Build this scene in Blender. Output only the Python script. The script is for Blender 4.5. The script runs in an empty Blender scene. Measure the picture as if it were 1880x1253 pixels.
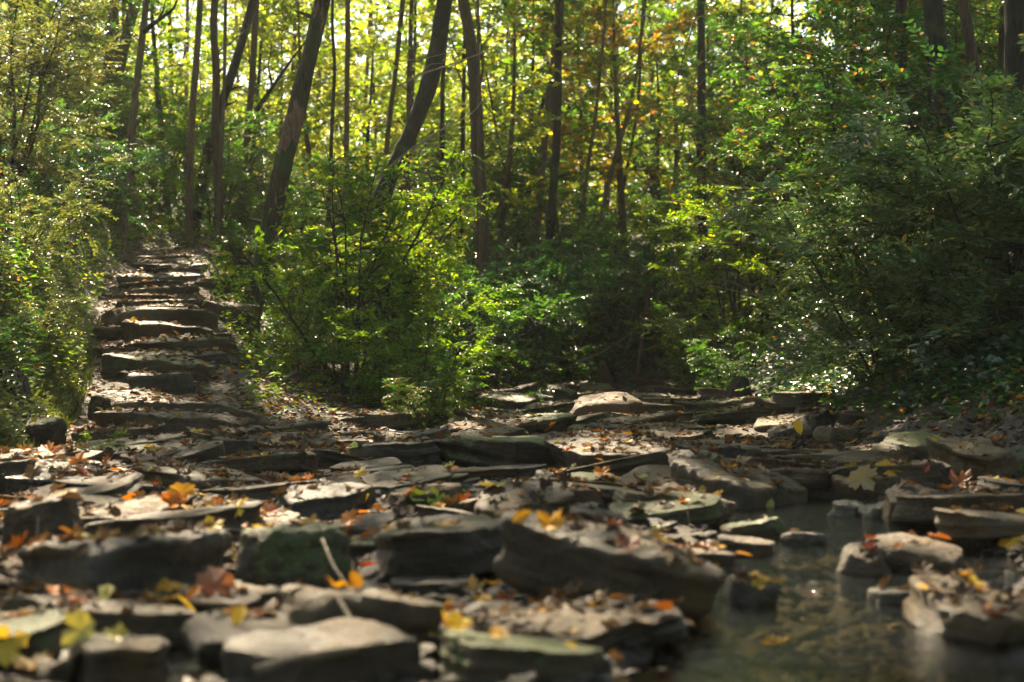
import bpy, math, random
import numpy as np
from mathutils import Vector, Matrix, Euler
from mathutils.bvhtree import BVHTree

# ------------------------------------------------------------------ camera, sky, sun, exposure
SC = bpy.context.scene
COL = SC.collection
R = math.radians
CAM_H, FPX = 0.70, 50 / 36 * 1880
cam_d = bpy.data.cameras.new('camera')
cam_d.lens, cam_d.sensor_width = 50, 36
cam_d.clip_start, cam_d.clip_end = 0.05, 600
cam_d.dof.use_dof = True
cam_d.dof.focus_distance = 11.0
cam_d.dof.aperture_fstop = 2.4
cam = bpy.data.objects.new('camera', cam_d)
cam.location = (0, 0, CAM_H)
cam.rotation_euler = (R(90), 0, 0)
COL.objects.link(cam)
SC.camera = cam

SUN_AZ, SUN_EL = R(-18), R(45)
S = Vector((math.sin(SUN_AZ) * math.cos(SUN_EL), math.cos(SUN_AZ) * math.cos(SUN_EL), math.sin(SUN_EL)))
world = bpy.data.worlds.new('World')
SC.world = world
world.use_nodes = True
wn = world.node_tree
wn.nodes.clear()
sky = wn.nodes.new('ShaderNodeTexSky')
sky.sky_type = 'NISHITA'
sky.sun_disc = False
sky.sun_elevation = SUN_EL
sky.sun_rotation = SUN_AZ
bg = wn.nodes.new('ShaderNodeBackground')
bg.inputs['Strength'].default_value = 0.07
wo = wn.nodes.new('ShaderNodeOutputWorld')
wn.links.new(sky.outputs[0], bg.inputs[0])
wn.links.new(bg.outputs[0], wo.inputs[0])
sun_d = bpy.data.lights.new('sun', 'SUN')
sun_d.energy = 5.0
sun_d.angle = R(0.55)
sun_d.color = (1.0, 0.90, 0.74)
sun = bpy.data.objects.new('sun', sun_d)
sun.rotation_euler = S.to_track_quat('Z', 'Y').to_euler()
sun.location = S * 60
COL.objects.link(sun)
vs = SC.view_settings
vs.view_transform = 'Standard'
vs.look = 'None'
vs.gamma = 1
vs.use_curve_mapping = False
vs.exposure = 2.3
vs.use_white_balance = True
vs.white_balance_temperature = 7900
vs.white_balance_tint = 10
cy = SC.cycles
cy.max_bounces = 7
cy.diffuse_bounces = 4
cy.glossy_bounces = 3
cy.transmission_bounces = 5
cy.transparent_max_bounces = 8
cy.volume_bounces = 0
cy.volume_max_steps = 64
cy.sample_clamp_indirect = 6.0
cy.sample_clamp_direct = 0.0
cy.caustics_reflective = False
cy.caustics_refractive = False

RNG = np.random.default_rng(7)

# ------------------------------------------------------------------ numpy helpers
def hash3(i, j, k, seed):
    h = (i.astype(np.int64) * 374761393 + j.astype(np.int64) * 668265263 + k.astype(np.int64) * 2147483647 + seed * 1274126177) & 0xFFFFFFFF
    h = ((h ^ (h >> 13)) * 1274126177) & 0xFFFFFFFF
    h = (h ^ (h >> 16)) & 0xFFFFFFFF
    h = (h * 2246822519) & 0xFFFFFFFF
    h = h ^ (h >> 15)
    return (h & 0xFFFFFF) / float(0xFFFFFF)

def noise3(x, y, z, seed=0):
    x, y, z = np.broadcast_arrays(np.asarray(x, float), np.asarray(y, float), np.asarray(z, float))
    i, j, k = np.floor(x), np.floor(y), np.floor(z)
    fx, fy, fz = x - i, y - j, z - k
    fx, fy, fz = fx * fx * (3 - 2 * fx), fy * fy * (3 - 2 * fy), fz * fz * (3 - 2 * fz)
    def c(a, b, d): return hash3(i + a, j + b, k + d, seed)
    v = 0
    for a in (0, 1):
        for b in (0, 1):
            for d in (0, 1):
                v = v + c(a, b, d) * (fx if a else 1 - fx) * (fy if b else 1 - fy) * (fz if d else 1 - fz)
    return v * 2 - 1

def fbm(x, y, z, seed=0, octv=4):
    v, a, f = 0, 1.0, 1.0
    for o in range(octv):
        v = v + a * noise3(np.asarray(x) * f, np.asarray(y) * f, np.asarray(z) * f, seed + o * 17)
        a *= 0.5; f *= 2.03
    return v / 1.9

def sstep(a, b, x):
    t = np.clip((x - a) / (b - a), 0, 1)
    return t * t * (3 - 2 * t)

def sp(s, k=0.25):
    return 0.5 * (s + np.sqrt(s * s + k * k))

def unit(v):
    return v / (np.linalg.norm(v, axis=-1, keepdims=True) + 1e-9)

# ------------------------------------------------------------------ terrain function (the valley)
YK = np.array([-30, 0, 6, 9, 11, 15, 20, 25, 32, 60])
XL = np.array([-3.4, -3.4, -3.0, -1.9, -1.4, -0.9, -0.2, 0.6, 0.8, 0.8])
XR = np.array([3.6, 3.6, 3.2, 2.95, 2.8, 2.65, 2.9, 3.4, 3.9, 4.0])
STY = np.array([8.0, 8.5, 9.6, 10.8, 12.0, 13.2, 14.3, 16.0, 18.0, 20.0, 22.0, 26.0])
STZ = np.array([0.0, 0.0, 0.04, 0.10, 0.36, 0.58, 0.80, 1.05, 1.38, 1.76, 2.15, 2.9])
STX = np.array([-2.25, -2.3, -2.5, -2.75, -3.0, -3.3, -3.6, -4.05, -4.5, -4.9, -5.2, -5.6])
CHY = np.array([-2, 1.5, 2.6, 3.6, 4.6, 5.6, 6.3, 7.2, 8.5, 10])
CHX = np.array([0.4, 0.6, 0.80, 0.93, 1.10, 1.24, 1.32, 1.0, 0.75, 1.0])
CHW = np.array([0.8, 0.75, 0.72, 0.54, 0.55, 0.48, 0.32, 0.16, 0.13, 0.10])
WATER_Z = -0.035

def T(x, y):
    x, y = np.asarray(x, float), np.asarray(y, float)
    xl, xr = np.interp(y, YK, XL), np.interp(y, YK, XR)
    xs = np.interp(y, STY, STX)
    wob = 0.35 * noise3(x * 0.35, y * 0.35, 0, 3)
    s = xl - x + wob
    zl = 0.35 * sp(s, 0.4) - 0.02
    zl = zl + 0.62 * sp(xs - 0.62 - x + 0.3 * wob, 0.3) * sstep(7.5, 10.5, y)
    zl = 7.5 * np.tanh(zl / 7.5)
    zr = 0.95 * sp(x - xr + wob, 0.3)
    zr = 5.5 * np.tanh(zr / 5.5)
    zb = 2.3 * sstep(24.5, 33, y) + 0.13 * np.maximum(y - 31, 0)
    zb = 9 * np.tanh(zb / 9)
    z = (np.maximum(zl, 0) ** 3 + zr ** 3 + zb ** 3) ** (1 / 3) - 0.06
    # stairs seat
    zs = np.interp(y, STY, STZ)
    wst = (1 - sstep(0.55, 1.15, np.abs(x - xs))) * sstep(7.6, 8.6, y) * (1 - sstep(23, 27, y))
    z = z * (1 - wst) + zs * wst
    # rough bed and banks
    z = z + 0.035 * noise3(x * 1.7, y * 1.7, 0.5, 11) + 0.02 * noise3(x * 4.5, y * 4.5, 0.5, 12) + 0.008 * noise3(x * 14, y * 14, 0.5, 13)
    steep = sstep(0.3, 1.5, z)
    z = z + steep * (0.16 * noise3(x * 0.9, y * 0.9, 1.5, 21) + 0.05 * noise3(x * 3, y * 3, 1.5, 22))
    # stream channel and one small pool
    cx, cw = np.interp(y, CHY, CHX), np.interp(y, CHY, CHW)
    ch = 1 - sstep(0.55, 1.25, np.abs(x - cx + 0.12 * noise3(x, y * 1.4, 7, 31)) / cw)
    z = z + np.where(y < 10, 1, 0) * (ch * -0.11 + 0.045 * (1 - ch) * (1 - sstep(7, 10, y)))
    pool = 1 - sstep(0.5, 1.1, np.sqrt(((x + 0.72) / 0.17) ** 2 + ((y - 3.25) / 0.42) ** 2))
    z = z - 0.11 * pool
    return z

def Tn(x, y, e=0.05):
    gx = (T(x + e, y) - T(x - e, y)) / (2 * e)
    gy = (T(x, y + e) - T(x, y - e)) / (2 * e)
    return unit(np.stack([-gx, -gy, np.ones_like(gx)], -1))

_D = np.concatenate([np.arange(1.6, 12, 0.01), np.arange(12, 70, 0.04)])
def at(px, py):
    """the place on the ground that is seen at photo pixel px, py"""
    X = (px - 940) / FPX * _D
    Z = CAM_H + (626.5 - py) / FPX * _D
    hit = np.nonzero(Z < T(X, _D))[0]
    d = _D[hit[0]] if len(hit) else 60.0
    x = (px - 940) / FPX * d
    return float(x), float(d), float(T(x, d))

def P3(px, py, d):
    return Vector(((px - 940) / FPX * d, d, CAM_H + (626.5 - py) / FPX * d))

# ------------------------------------------------------------------ object helpers
def mesh_np(name, verts, faces, smooth=True, tint=None):
    """verts (n,3); faces: list of int arrays (m,k), one array per polygon size"""
    me = bpy.data.meshes.new(name)
    verts = np.asarray(verts, np.float32)
    faces = [np.asarray(f, np.int32) for f in (faces if isinstance(faces, list) else [faces]) if len(f)]
    nl = sum(f.size for f in faces); nf = sum(len(f) for f in faces)
    me.vertices.add(len(verts)); me.vertices.foreach_set('co', verts.ravel())
    me.loops.add(nl); me.loops.foreach_set('vertex_index', np.concatenate([f.ravel() for f in faces]))
    me.polygons.add(nf)
    tot = np.concatenate([np.full(len(f), f.shape[1], np.int32) for f in faces])
    st = np.concatenate([[0], np.cumsum(tot)[:-1]]).astype(np.int32)
    me.polygons.foreach_set('loop_start', st)
    me.polygons.foreach_set('loop_total', tot)
    me.polygons.foreach_set('use_smooth', np.full(nf, smooth, bool))
    if tint is not None:
        a = me.attributes.new('tint', 'FLOAT', 'FACE')
        a.data.foreach_set('value', np.asarray(tint, np.float32))
    me.update(calc_edges=True)
    return me

def link(name, me, mat=None, parent=None, loc=None, rot=None, scale=None):
    o = bpy.data.objects.new(name, me)
    COL.objects.link(o)
    if mat is not None and me is not None and not me.materials:
        me.materials.append(mat)
    elif mat is not None and me.materials[0] != mat:
        o.material_slots[0].link = 'OBJECT'
        o.material_slots[0].material = mat
    if parent is not None: o.parent = parent
    if loc is not None: o.location = loc
    if rot is not None: o.rotation_euler = rot
    if scale is not None: o.scale = scale
    return o

def tag(o, label=None, cat=None, group=None, kind=None):
    if label: o['label'] = label
    if cat: o['category'] = cat
    if group: o['group'] = group
    if kind: o['kind'] = kind
    return o

def thing(name, label, cat, loc=(0, 0, 0), rot=(0, 0, 0), group=None, scale=None):
    o = bpy.data.objects.new(name, None)
    COL.objects.link(o)
    o.location, o.rotation_euler = loc, rot
    if scale: o.scale = scale
    return tag(o, label, cat, group)

class Tubes:
    def __init__(s): s.v, s.f, s.n = [], [], 0
    def add(s, pts, rad, sides=6, cap=True, wob=0.0, seed=0):
        pts, rad = np.asarray(pts, float), np.asarray(rad, float)
        tan = unit(np.gradient(pts, axis=0))
        ref = np.array([0.31, 0.17, 0.1]) if abs(tan[0][2]) > 0.8 else np.array([0.02, 0.03, 1.0])
        ref = np.array([1.0, 0.2, 0.0]) if abs(tan[0][2]) > 0.8 else ref
        a = unit(np.cross(tan, ref)); b = np.cross(tan, a)
        th = np.linspace(0, 2 * np.pi, sides, endpoint=False)
        rr = rad[:, None] * np.ones(sides)
        if wob:
            L = np.cumsum(np.r_[0, np.linalg.norm(np.diff(pts, axis=0), axis=1)])
            rr = rr * (1 + wob * noise3(np.cos(th)[None] * 1.6 + seed, np.sin(th)[None] * 1.6, L[:, None] * 1.4, seed) + wob * 0.5 * noise3(np.cos(th)[None] * 4 + seed, np.sin(th)[None] * 4, L[:, None] * 5, seed + 1))
        v = pts[:, None] + rr[..., None] * (np.cos(th)[None, :, None] * a[:, None] + np.sin(th)[None, :, None] * b[:, None])
        m = len(pts)
        i = np.arange(m - 1)[:, None] * sides + np.arange(sides)[None]
        j = np.arange(m - 1)[:, None] * sides + (np.arange(sides)[None] + 1) % sides
        f = np.stack([i, j, j + sides, i + sides], -1).reshape(-1, 4)
        s.v.append(v.reshape(-1, 3)); s.f.append(f + s.n); s.n += m * sides
    def mesh(s, name):
        return mesh_np(name, np.concatenate(s.v), np.concatenate(s.f))

# leaf shapes: (along, across, up) with quads or triangles
OVAL = (np.array([[0, 0, 0], [0.3, 0.5, 0.10], [0.72, 0.36, 0.06], [1, 0, -0.06], [0.72, -0.36, 0.06], [0.3, -0.5, 0.10]]), np.array([[0, 5, 4, 3], [0, 3, 2, 1]]))
KITE = (np.array([[0, 0, 0], [0.45, 0.5, 0.10], [1, 0, -0.04], [0.45, -0.5, 0.10]]), np.array([[0, 3, 2], [0, 2, 1]]))
def maple_shape(curl=0.15, seed=0):
    r = random.Random(seed)
    half = [(0.0, 0.0), (-0.05, 0.20), (0.06, 0.34), (0.10, 0.52), (0.22, 0.44), (0.30, 0.46), (0.40, 0.66), (0.48, 0.50), (0.60, 0.52), (0.56, 0.36), (0.50, 0.18), (0.68, 0.24), (0.78, 0.26), (0.84, 0.12), (1.0, 0.0)]
    out = [(a, b) for a, b in half] + [(a, -b) for a, b in reversed(half[1:-1])]
    v = [(0.38, 0, -0.03)]
    for a, b in out:
        d = math.hypot(a - 0.38, b)
        v.append((a, b, curl * d * d * 2.2 + r.uniform(-0.07, 0.07)))
    n = len(out)
    return np.array(v), np.array([[0, 1 + i, 1 + (i + 1) % n] for i in range(n)])
MAPLES = [maple_shape(c, i) for i, c in enumerate((0.10, 0.30, -0.20, 0.42, 0.18))]

def leaves(P, D, N, L, ratio=0.5, shape=OVAL):
    """one mesh array of many leaves: base P, direction D, normal N, length L"""
    V0, F0 = shape
    D = unit(D); W = unit(np.cross(N, D)); N = np.cross(D, W)
    L = np.asarray(L)[:, None, None]
    v = P[:, None] + L * (V0[None, :, 0:1] * D[:, None] + ratio * V0[None, :, 1:2] * W[:, None] + V0[None, :, 2:3] * N[:, None])
    f = F0[None] + (np.arange(len(P)) * len(V0))[:, None, None]
    return v.reshape(-1, 3), f.reshape(-1, F0.shape[1]), len(F0)

def leaf_mesh(name, P, D, N, L, ratio=0.5, shape=OVAL, rng=RNG, tint=None):
    v, f, k = leaves(np.asarray(P), np.asarray(D), np.asarray(N), L, ratio, shape)
    t = rng.random(len(P)) if tint is None else tint
    return mesh_np(name, v, f, smooth=False, tint=np.repeat(t, k))

# ------------------------------------------------------------------ materials
def mat_new(name):
    m = bpy.data.materials.new(name); m.use_nodes = True
    nt = m.node_tree; nt.nodes.clear()
    out = nt.nodes.new('ShaderNodeOutputMaterial')
    return m, nt, out
def N_(nt, typ, **kw):
    n = nt.nodes.new(typ)
    for k, v in kw.items():
        if k in n.inputs: n.inputs[k].default_value = v
        else: setattr(n, k, v)
    return n
def ramp(nt, fac, stops, interp='LINEAR'):
    r = nt.nodes.new('ShaderNodeValToRGB'); cr = r.color_ramp; cr.interpolation = interp
    while len(cr.elements) > 1: cr.elements.remove(cr.elements[-1])
    for i, (p, c) in enumerate(stops):
        e = cr.elements[0] if i == 0 else cr.elements.new(p)
        e.position = p; e.color = (*c, 1) if len(c) == 3 else c
    nt.links.new(fac, r.inputs[0])
    return r.outputs[0]

def leaf_mat(name, stops, trans=0.5, rough=0.38, tgain=(1.5, 1.6, 0.6), spec=0.5, obj_var=True):
    m, nt, out = mat_new(name)
    L = nt.links
    at_ = N_(nt, 'ShaderNodeAttribute', attribute_name='tint')
    fac = at_.outputs['Fac']
    if obj_var:
        oi = N_(nt, 'ShaderNodeObjectInfo')
        ad = N_(nt, 'ShaderNodeMath', operation='MULTIPLY_ADD'); ad.inputs[1].default_value = 0.24; ad.inputs[2].default_value = -0.12
        L.new(oi.outputs['Random'], ad.inputs[0])
        a2 = N_(nt, 'ShaderNodeMath', operation='ADD'); a2.use_clamp = True
        L.new(fac, a2.inputs[0]); L.new(ad.outputs[0], a2.inputs[1]); fac = a2.outputs[0]
    col = ramp(nt, fac, stops)
    pb = N_(nt, 'ShaderNodeBsdfPrincipled', Roughness=rough)
    pb.inputs['Specular IOR Level'].default_value = spec
    L.new(col, pb.inputs['Base Color'])
    tr = N_(nt, 'ShaderNodeBsdfTranslucent')
    mx = N_(nt, 'ShaderNodeMix', data_type='RGBA', blend_type='MULTIPLY'); mx.inputs[0].default_value = 1
    L.new(col, mx.inputs[6]); mx.inputs[7].default_value = (*tgain, 1)
    L.new(mx.outputs[2], tr.inputs[0])
    ms = N_(nt, 'ShaderNodeMixShader'); ms.inputs[0].default_value = trans
    L.new(pb.outputs[0], ms.inputs[1]); L.new(tr.outputs[0], ms.inputs[2]); L.new(ms.outputs[0], out.inputs[0])
    return m

M = {}
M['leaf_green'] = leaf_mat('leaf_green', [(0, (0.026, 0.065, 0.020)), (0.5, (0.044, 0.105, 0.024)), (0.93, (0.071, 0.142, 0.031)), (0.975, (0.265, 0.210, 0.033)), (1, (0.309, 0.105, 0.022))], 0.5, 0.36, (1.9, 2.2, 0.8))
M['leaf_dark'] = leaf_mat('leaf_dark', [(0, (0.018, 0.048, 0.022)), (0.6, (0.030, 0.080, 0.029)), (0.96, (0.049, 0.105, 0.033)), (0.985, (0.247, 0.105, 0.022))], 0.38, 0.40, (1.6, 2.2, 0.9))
M['leaf_glossy'] = leaf_mat('leaf_glossy', [(0, (0.016, 0.047, 0.020)), (0.6, (0.030, 0.079, 0.026)), (1, (0.053, 0.105, 0.033))], 0.22, 0.30, (1.6, 2.0, 0.8), 1.0)
M['leaf_silver'] = leaf_mat('leaf_silver', [(0, (0.061, 0.110, 0.047)), (0.6, (0.094, 0.158, 0.065)), (0.985, (0.148, 0.207, 0.082)), (1, (0.337, 0.220, 0.059))], 0.32, 0.40, (1.3, 1.5, 0.9))
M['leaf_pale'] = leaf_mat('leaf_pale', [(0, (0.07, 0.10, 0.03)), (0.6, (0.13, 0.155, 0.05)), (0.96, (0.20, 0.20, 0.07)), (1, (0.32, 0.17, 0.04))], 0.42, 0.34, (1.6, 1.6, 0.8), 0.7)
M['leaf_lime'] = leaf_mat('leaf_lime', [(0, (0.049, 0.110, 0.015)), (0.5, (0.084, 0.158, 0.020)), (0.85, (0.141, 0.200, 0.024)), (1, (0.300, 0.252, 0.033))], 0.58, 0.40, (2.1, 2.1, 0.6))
M['leaf_yellow'] = leaf_mat('leaf_yellow', [(0, (0.075, 0.126, 0.020)), (0.45, (0.150, 0.200, 0.026)), (0.8, (0.252, 0.273, 0.039)), (1, (0.402, 0.315, 0.044))], 0.62, 0.45, (1.9, 1.9, 0.9))
M['leaf_orange'] = leaf_mat('leaf_orange', [(0, (0.07, 0.11, 0.02)), (0.5, (0.17, 0.18, 0.025)), (0.78, (0.38, 0.24, 0.03)), (1, (0.42, 0.15, 0.02))], 0.55, 0.45, (1.6, 1.5, 0.7))
M['fallen_mix'] = leaf_mat('fallen_mix', [(0, (0.041, 0.023, 0.013)), (0.34, (0.090, 0.052, 0.027)), (0.60, (0.162, 0.099, 0.050)), (0.69, (0.180, 0.041, 0.013)), (0.76, (0.324, 0.099, 0.016)), (0.86, (0.378, 0.198, 0.027)), (0.94, (0.360, 0.270, 0.054)), (1, (0.162, 0.180, 0.036))], 0.25, 0.60, (1.3, 1.2, 0.8), 0.25, False)
def flat_leaf(name, c, rough=0.48): return leaf_mat(name, [(0, c), (1, tuple(k * 1.15 for k in c))], 0.32, rough, (1.4, 1.25, 0.7), 0.5, False)
M['f_yellow'] = flat_leaf('fallen_yellow', (0.62, 0.40, 0.035))
M['f_gold'] = flat_leaf('fallen_gold', (0.58, 0.29, 0.02))
M['f_orange'] = flat_leaf('fallen_orange', (0.52, 0.16, 0.014))
M['f_red'] = flat_leaf('fallen_red', (0.34, 0.045, 0.015), 0.3)
M['f_rust'] = flat_leaf('fallen_rust', (0.27, 0.095, 0.04))
M['f_brown'] = flat_leaf('fallen_brown', (0.15, 0.075, 0.035))
M['f_tan'] = flat_leaf('fallen_tan', (0.34, 0.23, 0.10))
M['f_pale'] = flat_leaf('fallen_pale', (0.40, 0.36, 0.09))
M['f_lime'] = flat_leaf('fallen_lime', (0.26, 0.32, 0.035))
M['grass'] = leaf_mat('grass_blades', [(0, (0.06, 0.10, 0.02)), (0.7, (0.13, 0.17, 0.035)), (1, (0.30, 0.26, 0.09))], 0.45, 0.4, (1.7, 1.8, 0.7))

def bump_to(nt, h, dist, strength, shader, prev=None):
    b = N_(nt, 'ShaderNodeBump', Strength=strength, Distance=dist)
    nt.links.new(h, b.inputs['Height'])
    if prev: nt.links.new(prev, b.inputs['Normal'])
    if shader: nt.links.new(b.outputs[0], shader.inputs['Normal'])
    return b.outputs[0]

def mapped(nt, scale=(1, 1, 1)):
    tc = N_(nt, 'ShaderNodeTexCoord'); mp = N_(nt, 'ShaderNodeMapping')
    mp.inputs['Scale'].default_value = scale
    nt.links.new(tc.outputs['Object'], mp.inputs[0])
    oi = N_(nt, 'ShaderNodeObjectInfo')
    ml = N_(nt, 'ShaderNodeMath', operation='MULTIPLY'); ml.inputs[1].default_value = 37.0
    nt.links.new(oi.outputs['Random'], ml.inputs[0])
    nt.links.new(ml.outputs[0], mp.inputs['Location'])
    return mp.outputs[0], oi

def bark_mat(name, dark, light, moss=0.25, mosscol=(0.05, 0.075, 0.018)):
    m, nt, out = mat_new(name); L = nt.links
    v, oi = mapped(nt, (1, 1, 0.16))
    n1 = N_(nt, 'ShaderNodeTexNoise', Scale=38.0, Detail=6.0, Roughness=0.65); L.new(v, n1.inputs[0])
    col = ramp(nt, n1.outputs[0], [(0.32, dark), (0.5, tuple((a + b) / 2 for a, b in zip(dark, light))), (0.68, light)])
    tc = N_(nt, 'ShaderNodeTexCoord')
    n2 = N_(nt, 'ShaderNodeTexNoise', Scale=2.3, Detail=5.0); L.new(tc.outputs['Object'], n2.inputs[0])
    mk = ramp(nt, n2.outputs[0], [(0.62 - moss * 0.4, (0, 0, 0)), (0.72 - moss * 0.4, (1, 1, 1))])
    mx = N_(nt, 'ShaderNodeMix', data_type='RGBA'); L.new(mk, mx.inputs[0]); L.new(col, mx.inputs[6]); mx.inputs[7].default_value = (*mosscol, 1)
    pb = N_(nt, 'ShaderNodeBsdfPrincipled', Roughness=0.85); L.new(mx.outputs[2], pb.inputs['Base Color'])
    bump_to(nt, n1.outputs[0], 0.07, 1.0, pb)
    L.new(pb.outputs[0], out.inputs[0])
    return m
M['bark_dark'] = bark_mat('bark_dark', (0.012, 0.009, 0.005), (0.045, 0.033, 0.019), 0.12)
M['bark_brown'] = bark_mat('bark_brown', (0.042, 0.026, 0.014), (0.145, 0.092, 0.049), 0.10)
M['bark_light'] = bark_mat('bark_light', (0.069, 0.045, 0.024), (0.205, 0.137, 0.075), 0.05)
M['bark_mossy'] = bark_mat('bark_mossy', (0.022, 0.015, 0.008), (0.098, 0.065, 0.032), 0.42)
M['bare_wood'] = bark_mat('bare_wood', (0.16, 0.085, 0.055), (0.36, 0.21, 0.14), -0.3)
M['twig'] = bark_mat('twig_bark', (0.022, 0.017, 0.012), (0.075, 0.055, 0.036), 0.0)
M['dead_twig'] = bark_mat('dead_twig', (0.16, 0.13, 0.09), (0.36, 0.30, 0.22), -0.3)
M['rotten_wood'] = bark_mat('rotten_wood', (0.014, 0.010, 0.008), (0.055, 0.040, 0.028), 0.2)

def wound_bark(z0, z1):
    """mossy bark whose outer layer has come off between two heights, showing reddish wood"""
    m = M['bark_mossy'].copy(); m.name = 'bark_with_wound'; nt = m.node_tree; L = nt.links
    pb = next(n for n in nt.nodes if n.type == 'BSDF_PRINCIPLED')
    src = pb.inputs['Base Color'].links[0].from_socket
    tc = N_(nt, 'ShaderNodeTexCoord'); sx = N_(nt, 'ShaderNodeSeparateXYZ'); L.new(tc.outputs['Object'], sx.inputs[0])
    mp = N_(nt, 'ShaderNodeMapping'); mp.inputs['Scale'].default_value = (1, 1, 0.3); L.new(tc.outputs['Object'], mp.inputs[0])
    nz = N_(nt, 'ShaderNodeTexNoise', Scale=7.0, Detail=6.0, Roughness=0.6); L.new(mp.outputs[0], nz.inputs[0])
    h = N_(nt, 'ShaderNodeMapRange'); h.inputs[1].default_value = z0; h.inputs[2].default_value = z1; L.new(sx.outputs[2], h.inputs[0])
    tri = N_(nt, 'ShaderNodeMath', operation='PINGPONG'); tri.inputs[1].default_value = 0.5; L.new(h.outputs[0], tri.inputs[0])
    ad = N_(nt, 'ShaderNodeMath', operation='MULTIPLY_ADD'); ad.inputs[1].default_value = 1.6; L.new(nz.outputs[0], ad.inputs[0]); L.new(tri.outputs[0], ad.inputs[2])
    mk = ramp(nt, ad.outputs[0], [(0.98, (0, 0, 0)), (1.0, (1, 1, 1))])
    n2 = N_(nt, 'ShaderNodeTexNoise', Scale=30.0, Detail=5.0); L.new(mp.outputs[0], n2.inputs[0])
    wc = ramp(nt, n2.outputs[0], [(0.3, (0.13, 0.065, 0.04)), (0.7, (0.30, 0.17, 0.11))])
    mx = N_(nt, 'ShaderNodeMix', data_type='RGBA'); L.new(mk, mx.inputs[0]); L.new(src, mx.inputs[6]); L.new(wc, mx.inputs[7])
    L.new(mx.outputs[2], pb.inputs['Base Color'])
    return m

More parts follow.
